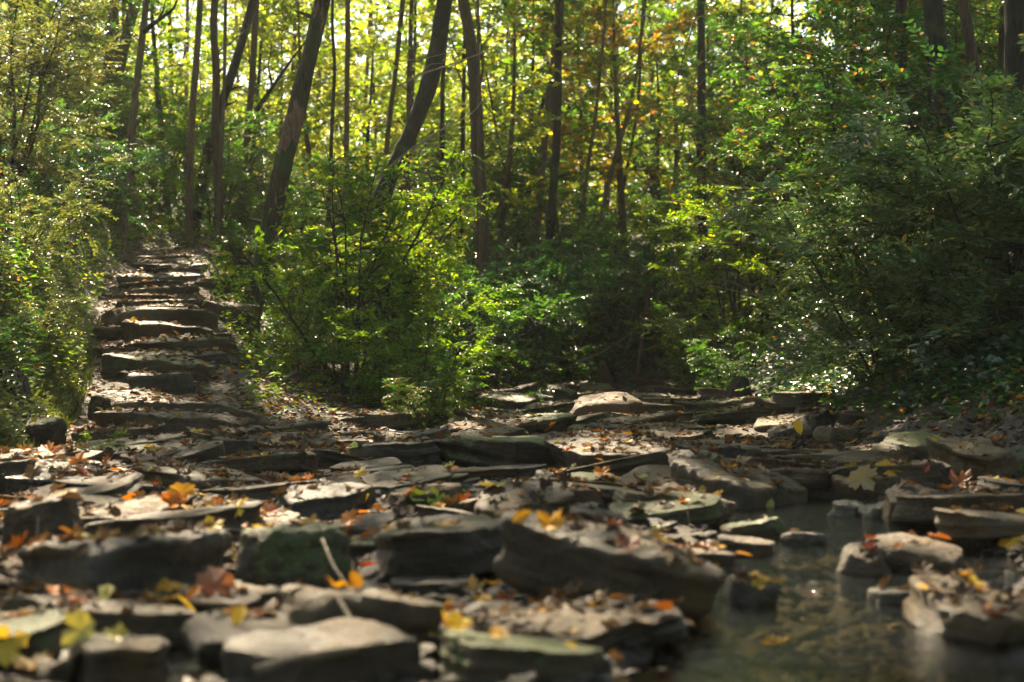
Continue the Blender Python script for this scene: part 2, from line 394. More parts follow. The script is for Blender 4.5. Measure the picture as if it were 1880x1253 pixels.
def stone_mat(name, dark, mid, light, moss=0.0, rough=(0.32, 0.74), spec=0.48):
    m, nt, out = mat_new(name); L = nt.links
    v, oi = mapped(nt)
    tc = N_(nt, 'ShaderNodeTexCoord')
    n1 = N_(nt, 'ShaderNodeTexNoise', Scale=5.0, Detail=9.0, Roughness=0.68, Distortion=0.4); L.new(v, n1.inputs[0])
    n3 = N_(nt, 'ShaderNodeTexNoise', Scale=48.0, Detail=5.0, Roughness=0.7); L.new(v, n3.inputs[0])
    ms = N_(nt, 'ShaderNodeMapping'); ms.inputs['Scale'].default_value = (1.2, 1.2, 26); L.new(tc.outputs['Object'], ms.inputs[0])
    n4 = N_(nt, 'ShaderNodeTexNoise', Scale=1.8, Detail=4.0, Roughness=0.6, Distortion=0.25); L.new(ms.outputs[0], n4.inputs[0])
    # mix the three
    a = N_(nt, 'ShaderNodeMath', operation='MULTIPLY_ADD'); a.inputs[1].default_value = 0.55; L.new(n1.outputs[0], a.inputs[0])
    b = N_(nt, 'ShaderNodeMath', operation='MULTIPLY'); b.inputs[1].default_value = 0.25; L.new(n4.outputs[0], b.inputs[0]); L.new(b.outputs[0], a.inputs[2])
    c = N_(nt, 'ShaderNodeMath', operation='MULTIPLY_ADD'); c.inputs[1].default_value = 0.20; L.new(n3.outputs[0], c.inputs[0]); L.new(a.outputs[0], c.inputs[2])
    # per-stone shift
    d = N_(nt, 'ShaderNodeMath', operation='MULTIPLY_ADD'); d.inputs[1].default_value = 0.12; d.inputs[2].default_value = -0.06; L.new(oi.outputs['Random'], d.inputs[0])
    e = N_(nt, 'ShaderNodeMath', operation='ADD'); L.new(c.outputs[0], e.inputs[0]); L.new(d.outputs[0], e.inputs[1])
    nb = N_(nt, 'ShaderNodeTexNoise', Scale=2.2, Detail=3.0); L.new(v, nb.inputs[0])
    e2 = N_(nt, 'ShaderNodeMath', operation='MULTIPLY_ADD'); e2.inputs[1].default_value = 0.30; e2.inputs[2].default_value = -0.15; L.new(nb.outputs[0], e2.inputs[0])
    e3 = N_(nt, 'ShaderNodeMath', operation='ADD'); L.new(e.outputs[0], e3.inputs[0]); L.new(e2.outputs[0], e3.inputs[1]); e = e3
    col = ramp(nt, e.outputs[0], [(0.40, dark), (0.50, mid), (0.59, light)])
    # lichen flecks
    vo = N_(nt, 'ShaderNodeTexNoise', Scale=15.0, Detail=4.0, Roughness=0.8); L.new(v, vo.inputs[0])
    fk = ramp(nt, vo.outputs[0], [(0.66, (0, 0, 0)), (0.72, (1, 1, 1))])
    m1 = N_(nt, 'ShaderNodeMix', data_type='RGBA'); L.new(fk, m1.inputs[0]); L.new(col, m1.inputs[6]); m1.inputs[7].default_value = (*[min(0.42, k * 1.25) for k in light], 1)
    # moss where it faces up
    ge = N_(nt, 'ShaderNodeNewGeometry'); sx = N_(nt, 'ShaderNodeSeparateXYZ'); L.new(ge.outputs['Normal'], sx.inputs[0])
    n5 = N_(nt, 'ShaderNodeTexNoise', Scale=6.5, Detail=6.0, Roughness=0.7); L.new(v, n5.inputs[0])
    up = N_(nt, 'ShaderNodeMath', operation='MULTIPLY_ADD'); up.inputs[1].default_value = 0.18; L.new(sx.outputs[2], up.inputs[0]); L.new(n5.outputs[0], up.inputs[2])
    mk = ramp(nt, up.outputs[0], [(0.86 - moss * 0.5, (0, 0, 0)), (0.93 - moss * 0.5, (1, 1, 1))])
    n6 = N_(nt, 'ShaderNodeTexNoise', Scale=120.0, Detail=3.0); L.new(v, n6.inputs[0])
    mcol = ramp(nt, n6.outputs[0], [(0.3, (0.022, 0.038, 0.008)), (0.7, (0.10, 0.125, 0.022))])
    m2 = N_(nt, 'ShaderNodeMix', data_type='RGBA'); L.new(mk, m2.inputs[0]); L.new(m1.outputs[2], m2.inputs[6]); L.new(mcol, m2.inputs[7])
    pb = N_(nt, 'ShaderNodeBsdfPrincipled'); L.new(m2.outputs[2], pb.inputs['Base Color'])
    pb.inputs['Specular IOR Level'].default_value = spec
    rr = ramp(nt, n1.outputs[0], [(0.38, (rough[0],) * 3), (0.6, (rough[1],) * 3)]); L.new(rr, pb.inputs['Roughness'])
    # relief
    h = N_(nt, 'ShaderNodeMath', operation='MULTIPLY_ADD'); h.inputs[1].default_value = 0.35; L.new(n3.outputs[0], h.inputs[0]); L.new(n1.outputs[0], h.inputs[2])
    b1 = bump_to(nt, h.outputs[0], 0.045, 1.0, None)
    b2 = bump_to(nt, n4.outputs[0], 0.014, 0.6, None, b1)
    mh = N_(nt, 'ShaderNodeMath', operation='MULTIPLY'); L.new(mk, mh.inputs[0]); L.new(n6.outputs[0], mh.inputs[1])
    bump_to(nt, mh.outputs[0], 0.012, 0.9, pb, b2)
    L.new(pb.outputs[0], out.inputs[0])
    return m
M['stone'] = stone_mat('stone_grey_brown', (0.023, 0.014, 0.005), (0.059, 0.038, 0.015), (0.112, 0.071, 0.028), 0.10)
M['stone_tan'] = stone_mat('stone_tan', (0.039, 0.024, 0.009), (0.084, 0.051, 0.019), (0.138, 0.086, 0.033), 0.02)
M['stone_dark'] = stone_mat('stone_dark', (0.015, 0.012, 0.007), (0.045, 0.032, 0.018), (0.104, 0.076, 0.042), 0.08, (0.3, 0.75), 0.5)
M['stone_mossy'] = stone_mat('stone_mossy', (0.018, 0.011, 0.004), (0.051, 0.033, 0.012), (0.094, 0.060, 0.023), 0.62)
M['stone_red'] = stone_mat('stone_reddish', (0.037, 0.017, 0.005), (0.083, 0.040, 0.015), (0.129, 0.068, 0.026), 0.02)
M['stone_wet'] = stone_mat('stone_wet', (0.016, 0.012, 0.008), (0.044, 0.034, 0.022), (0.097, 0.077, 0.048), 0.0, (0.12, 0.40), 0.7)

def soil_mat():
    m, nt, out = mat_new('soil'); L = nt.links
    tc = N_(nt, 'ShaderNodeTexCoord')
    n1 = N_(nt, 'ShaderNodeTexNoise', Scale=3.0, Detail=10.0, Roughness=0.7); L.new(tc.outputs['Object'], n1.inputs[0])
    n2 = N_(nt, 'ShaderNodeTexNoise', Scale=42.0, Detail=6.0, Roughness=0.75); L.new(tc.outputs['Object'], n2.inputs[0])
    a = N_(nt, 'ShaderNodeMath', operation='MULTIPLY_ADD'); a.inputs[1].default_value = 0.5; L.new(n2.outputs[0], a.inputs[0])
    b = N_(nt, 'ShaderNodeMath', operation='MULTIPLY'); b.inputs[1].default_value = 0.5; L.new(n1.outputs[0], b.inputs[0]); L.new(b.outputs[0], a.inputs[2])
    col = ramp(nt, a.outputs[0], [(0.35, (0.018, 0.013, 0.009)), (0.5, (0.045, 0.032, 0.021)), (0.62, (0.085, 0.062, 0.040)), (0.72, (0.13, 0.095, 0.06))])
    pb = N_(nt, 'ShaderNodeBsdfPrincipled', Roughness=0.75); L.new(col, pb.inputs['Base Color'])
    bump_to(nt, a.outputs[0], 0.05, 0.9, pb)
    L.new(pb.outputs[0], out.inputs[0])
    return m
M['soil'] = soil_mat()

def water_mat():
    m, nt, out = mat_new('creek_water'); L = nt.links
    tc = N_(nt, 'ShaderNodeTexCoord')
    mp = N_(nt, 'ShaderNodeMapping'); mp.inputs['Scale'].default_value = (1, 1.3, 1); L.new(tc.outputs['Object'], mp.inputs[0])
    n1 = N_(nt, 'ShaderNodeTexNoise', Scale=9.0, Detail=3.0, Roughness=0.55, Distortion=0.6); L.new(mp.outputs[0], n1.inputs[0])
    n2 = N_(nt, 'ShaderNodeTexNoise', Scale=34.0, Detail=3.0, Roughness=0.6, Distortion=0.5); L.new(mp.outputs[0], n2.inputs[0])
    # riffles upstream, calmer pool near the camera
    sx = N_(nt, 'ShaderNodeSeparateXYZ'); L.new(tc.outputs['Object'], sx.inputs[0])
    mr = N_(nt, 'ShaderNodeMapRange'); mr.inputs[1].default_value = 3.0; mr.inputs[2].default_value = 4.2; mr.inputs[3].default_value = 0.12; mr.inputs[4].default_value = 1.0
    L.new(sx.outputs[1], mr.inputs[0])
    mm = N_(nt, 'ShaderNodeMath', operation='MULTIPLY'); L.new(n2.outputs[0], mm.inputs[0]); L.new(mr.outputs[0], mm.inputs[1])
    b1 = bump_to(nt, n1.outputs[0], 0.012, 0.5, None)
    b2 = N_(nt, 'ShaderNodeBump', Strength=0.7, Distance=0.016); L.new(mm.outputs[0], b2.inputs['Height']); L.new(b1, b2.inputs['Normal'])
    fr = N_(nt, 'ShaderNodeFresnel', IOR=1.33); L.new(b2.outputs[0], fr.inputs['Normal'])
    gl = N_(nt, 'ShaderNodeBsdfGlossy', Roughness=0.03); L.new(b2.outputs[0], gl.inputs['Normal'])
    tr = N_(nt, 'ShaderNodeBsdfTransparent'); tr.inputs[0].default_value = (0.55, 0.51, 0.38, 1)
    ms = N_(nt, 'ShaderNodeMixShader'); L.new(fr.outputs[0], ms.inputs[0]); L.new(tr.outputs[0], ms.inputs[1]); L.new(gl.outputs[0], ms.inputs[2])
    L.new(ms.outputs[0], out.inputs[0])
    return m
M['water'] = water_mat()

# ------------------------------------------------------------------ ground and water
def make_ground():
    ys = np.concatenate([np.linspace(-30, 1.5, 24, endpoint=False), 1.5 * (30 / 1.5) ** np.linspace(0, 1, 380, endpoint=False), 30 * (220 / 30) ** np.linspace(0, 1, 90)])
    t = np.linspace(-1, 1, 361)
    xs = np.sinh(t * 5.2) / math.sinh(5.2) * 140 + t * 3.5
    X, Y = np.meshgrid(xs, ys)
    Z = T(X, Y)
    v = np.stack([X, Y, Z], -1).reshape(-1, 3)
    nx, ny = len(xs), len(ys)
    i = (np.arange(ny - 1)[:, None] * nx + np.arange(nx - 1)[None]).ravel()
    f = np.stack([i, i + 1, i + 1 + nx, i + nx], -1)
    g = link('ground', mesh_np('ground', v, f), M['soil'])
    tag(g, kind='structure')
make_ground()

def make_water():
    xs, ys = np.linspace(-1.3, 2.6, 40), np.linspace(0.2, 8.6, 80)
    X, Y = np.meshgrid(xs, ys)
    v = np.stack([X, Y, np.full_like(X, WATER_Z) + 0.004 * np.maximum(Y - 5.5, 0)], -1).reshape(-1, 3)
    nx = len(xs)
    i = (np.arange(len(ys) - 1)[:, None] * nx + np.arange(nx - 1)[None]).ravel()
    w = link('creek_water', mesh_np('creek_water', v, np.stack([i, i + 1, i + 1 + nx, i + nx], -1)), M['water'])
    tag(w, kind='structure')
make_water()

# ------------------------------------------------------------------ labels that say which one, by what stands next to it
USED = set()
TREE_MARKS = [(205, 'the clump of pale trunks on the left hillside'), (350, 'the smooth pale trunk'), (400, 'the wavy brown trunk'), (450, 'the dark leaning trunk on the hillside'), (550, 'the leaning mossy trunk'), (612, 'the thin dark wavy trunk'), (639, 'the straight pale trunk'), (720, 'the slender brown trunks'), (780, 'the thick dark curving trunk'), (880, 'the thick brown trunk'), (940, 'the crooked black sapling'), (995, 'the pale brown leaning trunk'), (1022, 'the straight dark centre trunk'), (1085, 'the thin pale leaning trunk'), (1130, 'the strongly leaning pale trunk'), (1288, 'the dark trunk right of centre'), (1570, 'the dark slanting bough'), (1655, 'the dark trunk at the sky gap'), (1730, 'the thickest dark trunk'), (1795, 'the brown trunk at upper right'), (1869, 'the trunk at the right edge'), (25, 'the upper left corner')]
def tree_label(base, px, d, shared):
    marks = sorted(TREE_MARKS, key=lambda m: abs(m[0] - px))[:3]
    far = 'far' if d > 38 else 'middle distance' if d > 29 else 'nearer'
    for mx, mn in marks:
        side = 'just left of' if px < mx - 12 else 'just right of' if px > mx + 12 else 'behind'
        for l in (f'{base} {side} {mn}', f'{far} {base} {side} {mn}'):
            if l not in USED and len(l.split()) <= 16:
                USED.add(l); return l
    return shared
STONE_MARKS = [(1118, 1060, 'the largest tilted slab'), (790, 1040, 'the wedge shaped rock'), (960, 940, 'the blunt rock peak'), (530, 1045, 'the moss topped rock'), (200, 1060, 'the long dark rock'), (50, 970, 'the layered rock at the left edge'), (80, 880, 'the white topped slab'), (636, 1150, 'the big rounded boulder'), (1358, 900, 'the long slab at the stream head'), (940, 840, 'the big mossy block'), (1130, 850, 'the leaf covered ledge'), (1300, 845, 'the dark thick slab'), (1096, 890, 'the low moss edged stone'), (1238, 935, 'the pale crumbly slab'), (994, 775, 'the mossy narrow stone'), (1120, 752, 'the reddish boulder'), (1170, 780, 'the pale long stone'), (720, 840, 'the dark undercut slab'), (735, 900, 'the long dark faced slab'), (570, 930, 'the dark rough rock'), (1690, 925, 'the square tan block'), (1820, 850, 'the large tan boulder'), (1700, 825, 'the mossy low boulder'), (1840, 1120, 'the broad right slab'), (1695, 1030, 'the pale flat slab at right'), (1480, 790, 'the leaning dark slab'), (70, 800, 'the yellowish mossy boulder'), (436, 770, 'the slab leaning on the steps'), (580, 780, 'the plank shaped slab'), (240, 825, 'the bottom step'), (410, 560, 'the broad boulder beside the steps'), (595, 1220, 'the tan slab at the bottom edge'), (960, 1225, 'the flat moss tinted stone')]
def stone_label(base, x, y, z, shared):
    px, py = 940 + x / y * FPX, 626.5 - (z - CAM_H) / y * FPX
    for mx, my, mn in sorted(STONE_MARKS, key=lambda m: math.hypot(m[0] - px, (m[1] - py) * 2))[:2]:
        dx, dy = px - mx, (py - my) * 2
        side = ('left of' if dx < 0 else 'right of') if abs(dx) > abs(dy) * 1.5 else ('in front of' if dy > 0 else 'behind')
        l = f'{base} {side} {mn}'
        if l not in USED and len(l.split()) <= 16 and abs(dx) < 330 and abs(dy) < 200:
            USED.add(l); return l
    return shared

# ------------------------------------------------------------------ stones
SOLID_V, SOLID_F, SOLID_N = [], [], [0]     # for dropping leaves onto stones
def box_grid(nx, ny, nz):
    pts, quads = [], []
    def face(a, b, ax, bx, cx, cval, flip):
        A, B = np.meshgrid(np.arange(a + 1), np.arange(b + 1), indexing='ij')
        p = np.zeros((a + 1, b + 1, 3), int); p[..., ax] = A; p[..., bx] = B; p[..., cx] = cval
        base = sum(len(q) for q in pts)
        i = (np.arange(a)[:, None] * (b + 1) + np.arange(b)[None]).ravel() + base
        q = np.stack([i, i + b + 1, i + b + 2, i + 1], -1)
        quads.append(q[:, ::-1] if flip else q); pts.append(p.reshape(-1, 3))
    face(nx, ny, 0, 1, 2, nz, False); face(nx, ny, 0, 1, 2, 0, True)
    face(nx, nz, 0, 2, 1, 0, False); face(nx, nz, 0, 2, 1, ny, True)
    face(ny, nz, 1, 2, 0, nx, False); face(ny, nz, 1, 2, 0, 0, True)
    P = np.concatenate(pts); Q = np.concatenate(quads)
    U, inv = np.unique(P, axis=0, return_inverse=True)
    return U / np.array([nx, ny, nz]) * 2 - 1, inv.reshape(-1)[Q]

def stone_geo(seed, w, d, h, res=2, rnd=0.0, corners=None):
    """flat bedded limestone: soft intersection of half spaces, ledges on the sides, flaky top"""
    r = np.random.default_rng(seed)
    n = {0: (7, 6, 3), 1: (14, 10, 5), 2: (26, 16, 8), 3: (52, 30, 16)}[res]
    U, F = box_grid(*n)
    U = np.sign(U) * np.abs(U) ** 0.8
    half = np.array([w / 2, d / 2, h / 2])
    u = unit(U * half)
    k = corners or r.integers(5, 8)
    ph = np.sort((np.arange(k) + r.uniform(-0.28, 0.28, k)) / k * 2 * np.pi + r.uniform(0, 6))
    nn, aa = [], []
    for p in ph:
        nv = np.array([math.cos(p), math.sin(p), r.uniform(-0.25, 0.25)])
        nn.append(nv / np.linalg.norm(nv)); aa.append(r.uniform(0.74, 1.0) * math.hypot(math.cos(p) * w / 2, math.sin(p) * d / 2))
    for sgn in (1, -1):
        nv = np.array([r.uniform(-0.1, 0.1), r.uniform(-0.1, 0.1), sgn]); nn.append(nv / np.linalg.norm(nv)); aa.append(h / 2)
    for _ in range(2):
        nv = np.array([r.uniform(-1, 1), r.uniform(-1, 1), 1.4]); nv /= np.linalg.norm(nv); nn.append(nv)
        aa.append(float(np.abs(nv) @ half) * r.uniform(0.74, 0.9))
    nn, aa = np.array(nn), np.array(aa)
    p = 30 - 42 * min(rnd, 0.55)
    rad = (np.sum((np.maximum(u @ nn.T, 0) / aa) ** p, 1)) ** (-1 / p)
    V = u * rad[:, None]
    m = min(w, d)
    o = seed * 3.7
    side = np.clip(np.hypot(V[:, 0] / (w / 2), V[:, 1] / (d / 2)), 0, 1) ** 3
    lay = noise3(V[:, 0] / m * 0.6 + o, V[:, 1] / m * 0.6, V[:, 2] / h * 4.5, seed)
    ledge = np.round(lay * 2.5) / 2.5 * 0.6 + lay * 0.4
    dirs = unit(np.stack([V[:, 0], V[:, 1], 0 * V[:, 2]], -1) + 1e-6)
    V = V + dirs * (side * ledge * min(0.035, h * 0.22) * (1 - 0.85 * rnd))[:, None]
    big = fbm(V[:, 0] / m * 1.3 + o, V[:, 1] / m * 1.3, V[:, 2] / m * 1.3, seed + 5, 4)
    V = V + u * (big * m * 0.07)[:, None]
    top = np.where(V[:, 2] > 0, 1, 0.3)
    fl = fbm(V[:, 0] / m * 1.8 + o, V[:, 1] / m * 1.8, 0, seed + 9, 3)
    fl = np.round(fl * 4) / 4 * 0.7 + fl * 0.3
    V[:, 2] += top * fl * min(h * 0.13, 0.03)
    fine = noise3(V[:, 0] * 60 / (1 + m * 2), V[:, 1] * 60 / (1 + m * 2), V[:, 2] * 60 / (1 + m * 2), seed + 13)
    V = V + u * (fine * min(0.006, h * 0.05))[:, None]
    return V, F

def solid(V, F, Mx):
    A = np.array(Mx)
    W = V @ A[:3, :3].T + A[:3, 3]
    SOLID_V.append(W); SOLID_F.append(F + SOLID_N[0]); SOLID_N[0] += len(W)

def place_stone(name, label, cat, mat, pxl, pxr, pyf, face, depth, tilt=0, pitch=0, yaw=0, res=2, rnd=0.0, seed=None, group=None, parent=None, d=None, sink=0.12, corners=None, lift=0):
    """pxl..pxr: how wide it shows; pyf: the row of its front foot; face: how tall its front shows, in photo pixels"""
    pxc = (pxl + pxr) / 2
    if d is None:
        x, dd, z = at(pxc, pyf)
        if z < WATER_Z:                          # stands in the water: its waterline is what shows
            dd = (CAM_H - WATER_Z) * FPX / (pyf - 626.5); z = WATER_Z; sink = 1.2
    else:
        dd = d; x = (pxc - 940) / FPX * dd; z = CAM_H + (626.5 - pyf) / FPX * dd
    k = dd / FPX
    w, h = (pxr - pxl) * k * 1.04, max(face * k, 0.03)
    y = dd + depth / 2
    x = (pxc - 940) / FPX * (dd + depth * 0.15)
    hh = h * (1.12 + sink)
    place_stone.n = getattr(place_stone, 'n', 100) + 1
    sd = seed or place_stone.n
    V, F = stone_geo(sd, w, depth, hh, res, rnd, corners)
    loc = Vector((x, y, z + h * 1.06 - hh / 2 + lift))
    rot = Euler((R(pitch), R(tilt), R(yaw)))
    o = link(name, mesh_np(name, V, F), mat, None, loc, rot)
    solid(V, F, Matrix.Translation(loc) @ rot.to_matrix().to_4x4())
    if parent is not None: o.parent = parent
    else: tag(o, label, cat, group)
    return o

MS, MT, MD, MM, MR, MW = (M[k] for k in ('stone', 'stone_tan', 'stone_dark', 'stone_mossy', 'stone_red', 'stone_wet'))
BIG = [
 # label, mat, pxl, pxr, front foot row, face px, depth m, tilt, pitch, yaw, res, roundness
 ('largest tilted rounded slab at centre front, sloping down into the stream', MS, 920, 1318, 1128, 125, 0.34, 14, 4, -4, 3, 0.55),
 ('long wedge shaped rock rising to a blunt peak, behind the largest tilted slab', MS, 650, 945, 1075, 85, 0.50, -7, -3, 3, 3, 0.25),
 ('blunt grey rock peak behind the wedge shaped rock, yellow leaf at its foot', MT, 860, 1052, 985, 62, 0.34, -9, 8, 10, 3, 0.3),
 ('moss topped rounded rock left of the wedge shaped rock', MM, 405, 655, 1093, 105, 0.28, 2, -6, 2, 3, 0.6),
 ('long dark rock in shadow between the left edge and the moss topped rock', MD, -20, 405, 1112, 105, 0.34, -4, -4, 3, 3, 0.4),
 ('layered grey rock at the left edge above the long dark rock', MS, -30, 130, 1022, 90, 0.34, -5, 0, 5, 3, 0.2),
 ('flat slab at the left edge with sunlit white top and dark front', MW, -60, 190, 915, 42, 0.55, 6, 0, -6, 3, 0.1),
 ('big rounded boulder with a leaning grass stalk, lower left of the largest slab', MS, 460, 812, 1196, 88, 0.20, 8, -5, -6, 3, 0.5),
 ('tan slab cut by the bottom edge, blurred, left of centre', MS, 410, 780, 1275, 76, 0.22, -4, 4, 4, 3, 0.25),
 ('low grey ledge in the lower left with yellow leaves along its front', MS, -40, 370, 1188, 62, 0.24, 2, -3, -3, 3, 0.3),
 ('flat moss tinted stone cut by the bottom edge at centre', MM, 800, 1120, 1262, 52, 0.26, 3, -3, 3, 3, 0.4),
 ('grey stone cut by the bottom edge in the lower left', MS, 110, 300, 1275, 66, 0.26, 3, 0, -5, 3, 0.4),
 ('long slab lying across the head of the stream, tilted down to the right', MS, 1203, 1512, 928, 52, 0.32, 8, 0, -5, 3, 0.3),
 ('big mossy block at mid creek, left of the leaf covered ledge', MM, 835, 1045, 868, 48, 0.95, 4, 3, 4, 3, 0.1),
 ('leaf covered flat ledge right of the big mossy block', MS, 1030, 1228, 880, 50, 1.15, 3, 2, -6, 3, 0.1),
 ('dark thick slab with mossy right end, right of the leaf covered ledge', MD, 1210, 1392, 872, 44, 0.9, 2, 2, 4, 3, 0.1),
 ('low moss edged stone below the leaf covered ledge', MM, 1025, 1168, 912, 30, 0.3, 5, 0, -4, 2, 0.2),
 ('pale crumbly slab with sunlit dry leaves left of the stream head', MT, 1125, 1352, 955, 34, 0.42, 2, 2, 4, 3, 0.1),
 ('mossy long narrow stone at mid creek, left of the reddish boulder', MM, 930, 1058, 792, 26, 0.35, -4, 0, 6, 2, 0.4),
 ('reddish brown boulder at mid creek behind the mossy narrow stone', MR, 1056, 1186, 772, 36, 0.8, 3, 4, 0, 2, 0.5),
 ('pale long stone right of the reddish boulder, tilted up to the right', MT, 1095, 1242, 793, 24, 0.5, -5, 0, 8, 2, 0.3),
 ('flat mossy stone between the mossy narrow stone and the pale long stone', MM, 1040, 1140, 804, 14, 0.5, 1, 0, 0, 2, 0.1),
 ('dark undercut slab with a green leaf on it, left of the big mossy block', MD, 638, 800, 862, 42, 0.5, -2, 3, -6, 3, 0.1),
 ('layered grey slab below the dark undercut slab', MS, 600, 748, 882, 24, 0.4, -2, 0, 0, 2, 0.1),
 ('long dark faced slab in front of the layered grey slab', MS, 640, 832, 918, 34, 0.45, -3, 2, 3, 3, 0.1),
 ('dark rough rock left of the long dark faced slab, orange leaves beside it', MD, 490, 652, 955, 42, 0.4, -4, 4, 8, 3, 0.3),
 ('small peaked stone on top of the dark thick slab', MT, 1325, 1372, 877, 30, 0.16, 0, 8, 10, 2, 0.4),
 ('square tan block on the right side of the stream', MT, 1640, 1742, 962, 58, 0.30, 2, 10, 6, 3, 0.1),
 ('large bare tan boulder at the right edge below the shrubs', MT, 1755, 1885, 890, 66, 0.55, 4, 6, -6, 3, 0.35),
 ('mossy low boulder left of the large tan boulder', MM, 1640, 1762, 852, 40, 0.55, -5, 4, 5, 2, 0.4),
 ('dark flat stone in front of the mossy low boulder', MD, 1660, 1758, 896, 34, 0.35, -2, 2, 0, 2, 0.2),
 ('grey stone with a brown leaf behind it, left of the square tan block', MS, 1548, 1668, 916, 34, 0.35, -3, 4, 0, 2, 0.3),
 ('small wedge stone right of the square tan block', MS, 1740, 1828, 968, 24, 0.25, 6, 0, 0, 2, 0.1),
 ('broad flat slab at the right edge of the stream in the lower right', MS, 1725, 1960, 1190, 62, 0.55, 7, 6, 6, 3, 0.25),
 ('pale flat slab with dark underside above the broad right slab', MT, 1590, 1800, 1052, 34, 0.34, 3, 2, -4, 3, 0.2),
 ('rounded stone poking from the stream left of the pale flat slab', MS, 1552, 1640, 1056, 36, 0.2, -5, 4, 0, 2, 0.4),
 ('dark wet stone in mid stream right of the largest tilted slab', MW, 1335, 1438, 1112, 34, 0.18, 4, 0, 4, 2, 0.4),
 ('low wet stone in the stream in front of the pale flat slab', MW, 1605, 1705, 1112, 18, 0.16, 2, 0, 0, 2, 0.4),
 ('flat moss topped stone at the stream head left bank', MM, 1340, 1435, 992, 26, 0.22, -3, 0, 0, 2, 0.3),
 ('pale low stone awash at the left side of the stream', MT, 1325, 1432, 1022, 22, 0.2, 2, 0, 4, 2, 0.3),
 ('dark wet stone in mid stream above the awash stone', MW, 1440, 1530, 1002, 18, 0.14, 3, 0, 0, 2, 0.4),
 ('grey wet stone left of the square tan block at the water edge', MW, 1530, 1590, 950, 22, 0.16, 0, 0, 0, 2, 0.5),
 ('round wet stone between the wet grey stone and the square block', MW, 1580, 1640, 954, 26, 0.16, 0, 0, 0, 2, 0.6),
 ('dark slab leaning up to the right at the foot of the ivy bank', MD, 1425, 1535, 806, 30, 0.45, -16, 0, 10, 2, 0.2),
 ('grey slab right of the leaning dark slab below the ivy bank', MS, 1500, 1592, 816, 24, 0.45, 6, 0, 0, 2, 0.2),
 ('thin dark flagstone lying in front of the leaning dark slab', MD, 1405, 1530, 846, 14, 0.5, -3, 0, 0, 2, 0.05),
 ('dark stone right of the rock peak, partly under the pale crumbly slab', MD, 1035, 1140, 990, 45, 0.3, 6, 0, -6, 2, 0.4),
 ('flat slab lying behind the right end of the largest tilted slab', MS, 1130, 1345, 1062, 24, 0.55, 3, 0, -10, 3, 0.2),
 ('grey slab under fallen leaves in the creek at left, below the steps', MS, 240, 470, 905, 30, 0.6, 4, 0, 4, 2, 0.2),
 ('pale stone between the white topped slab and the long dark rock', MT, 290, 420, 965, 34, 0.3, 0, 3, 0, 2, 0.4),
 ('low tan stone behind the moss topped rock', MT, 420, 560, 985, 26, 0.3, 3, 0, 0, 2, 0.4),
 ('pale rounded stone with a green yellow leaf on it, behind the wedge rock', MT, 700, 850, 940, 34, 0.35, -5, 4, 0, 2, 0.4),
 ('moss covered yellowish boulder at the left foot of the steps', MM, 32, 108, 832, 58, 0.35, 0, 6, 0, 2, 0.55),
 ('dark slab leaning against the lower right end of the steps', MD, 385, 490, 796, 38, 0.35, 20, 0, -8, 2, 0.2),
 ('plank shaped narrow slab lying aslant right of the lower steps', MT, 520, 645, 812, 16, 0.22, 26, 0, -24, 2, 0.1),
 ('low dark stone right of the bottom step', MD, 365, 472, 842, 30, 0.35, 3, 0, 0, 2, 0.3),
 ('flat grey flagstone between the bottom step and the dark undercut slab', MS, 470, 620, 850, 18, 0.6, 2, 0, 0, 2, 0.1),
 ('broad flat boulder beside the middle steps on their right', MR, 352, 465, 592, 34, 0.9, 10, -3, 0, 2, 0.2),
 ('smaller flat stone above the broad boulder beside the steps', MS, 352, 432, 534, 18, 0.6, 4, 0, 0, 2, 0.2),
 ('low grey slab below the ivy bank, behind the dark thick slab', MS, 1275, 1400, 776, 18, 0.6, -8, 0, 0, 2, 0.3),
 ('mossy stone at the right creek edge under the dark stump', MM, 1285, 1385, 762, 24, 0.5, -10, 0, 0, 2, 0.4),
 ('square brown stone on the right creek edge in fallen leaves', MR, 1190, 1260, 808, 18, 0.3, 0, 0, 8, 2, 0.3),
 ('dark long stone at the far end of the creek, left side', MD, 838, 990, 742, 22, 0.7, -3, 0, 4, 2, 0.3),
 ('second dark stone at the far left of the creek in front of the long one', MD, 790, 925, 770, 20, 0.5, 4, 0, -6, 2, 0.3),
 ('black angular rock in the shaded far creek', MD, 995, 1062, 745, 32, 0.5, 5, 8, 0, 2, 0.2),
 ('pale flat stone at the far end of the creek at centre', MT, 1060, 1130, 728, 16, 0.8, 0, 4, 0, 2, 0.2),
 ('dark slab at the far end of the creek, right of centre', MD, 1150, 1250, 745, 18, 0.6, 2, 0, 5, 2, 0.2),
]
for row in BIG:
    lab, mt, a, b, pf, fc, dep, ti, pi, ya, rs, rn = row
    place_stone('boulder' if rn > 0.45 else 'flat_rock', lab, 'boulder' if rn > 0.45 else 'stone slab', mt, a, b, pf, fc, dep, ti, pi, ya, rs, rn)

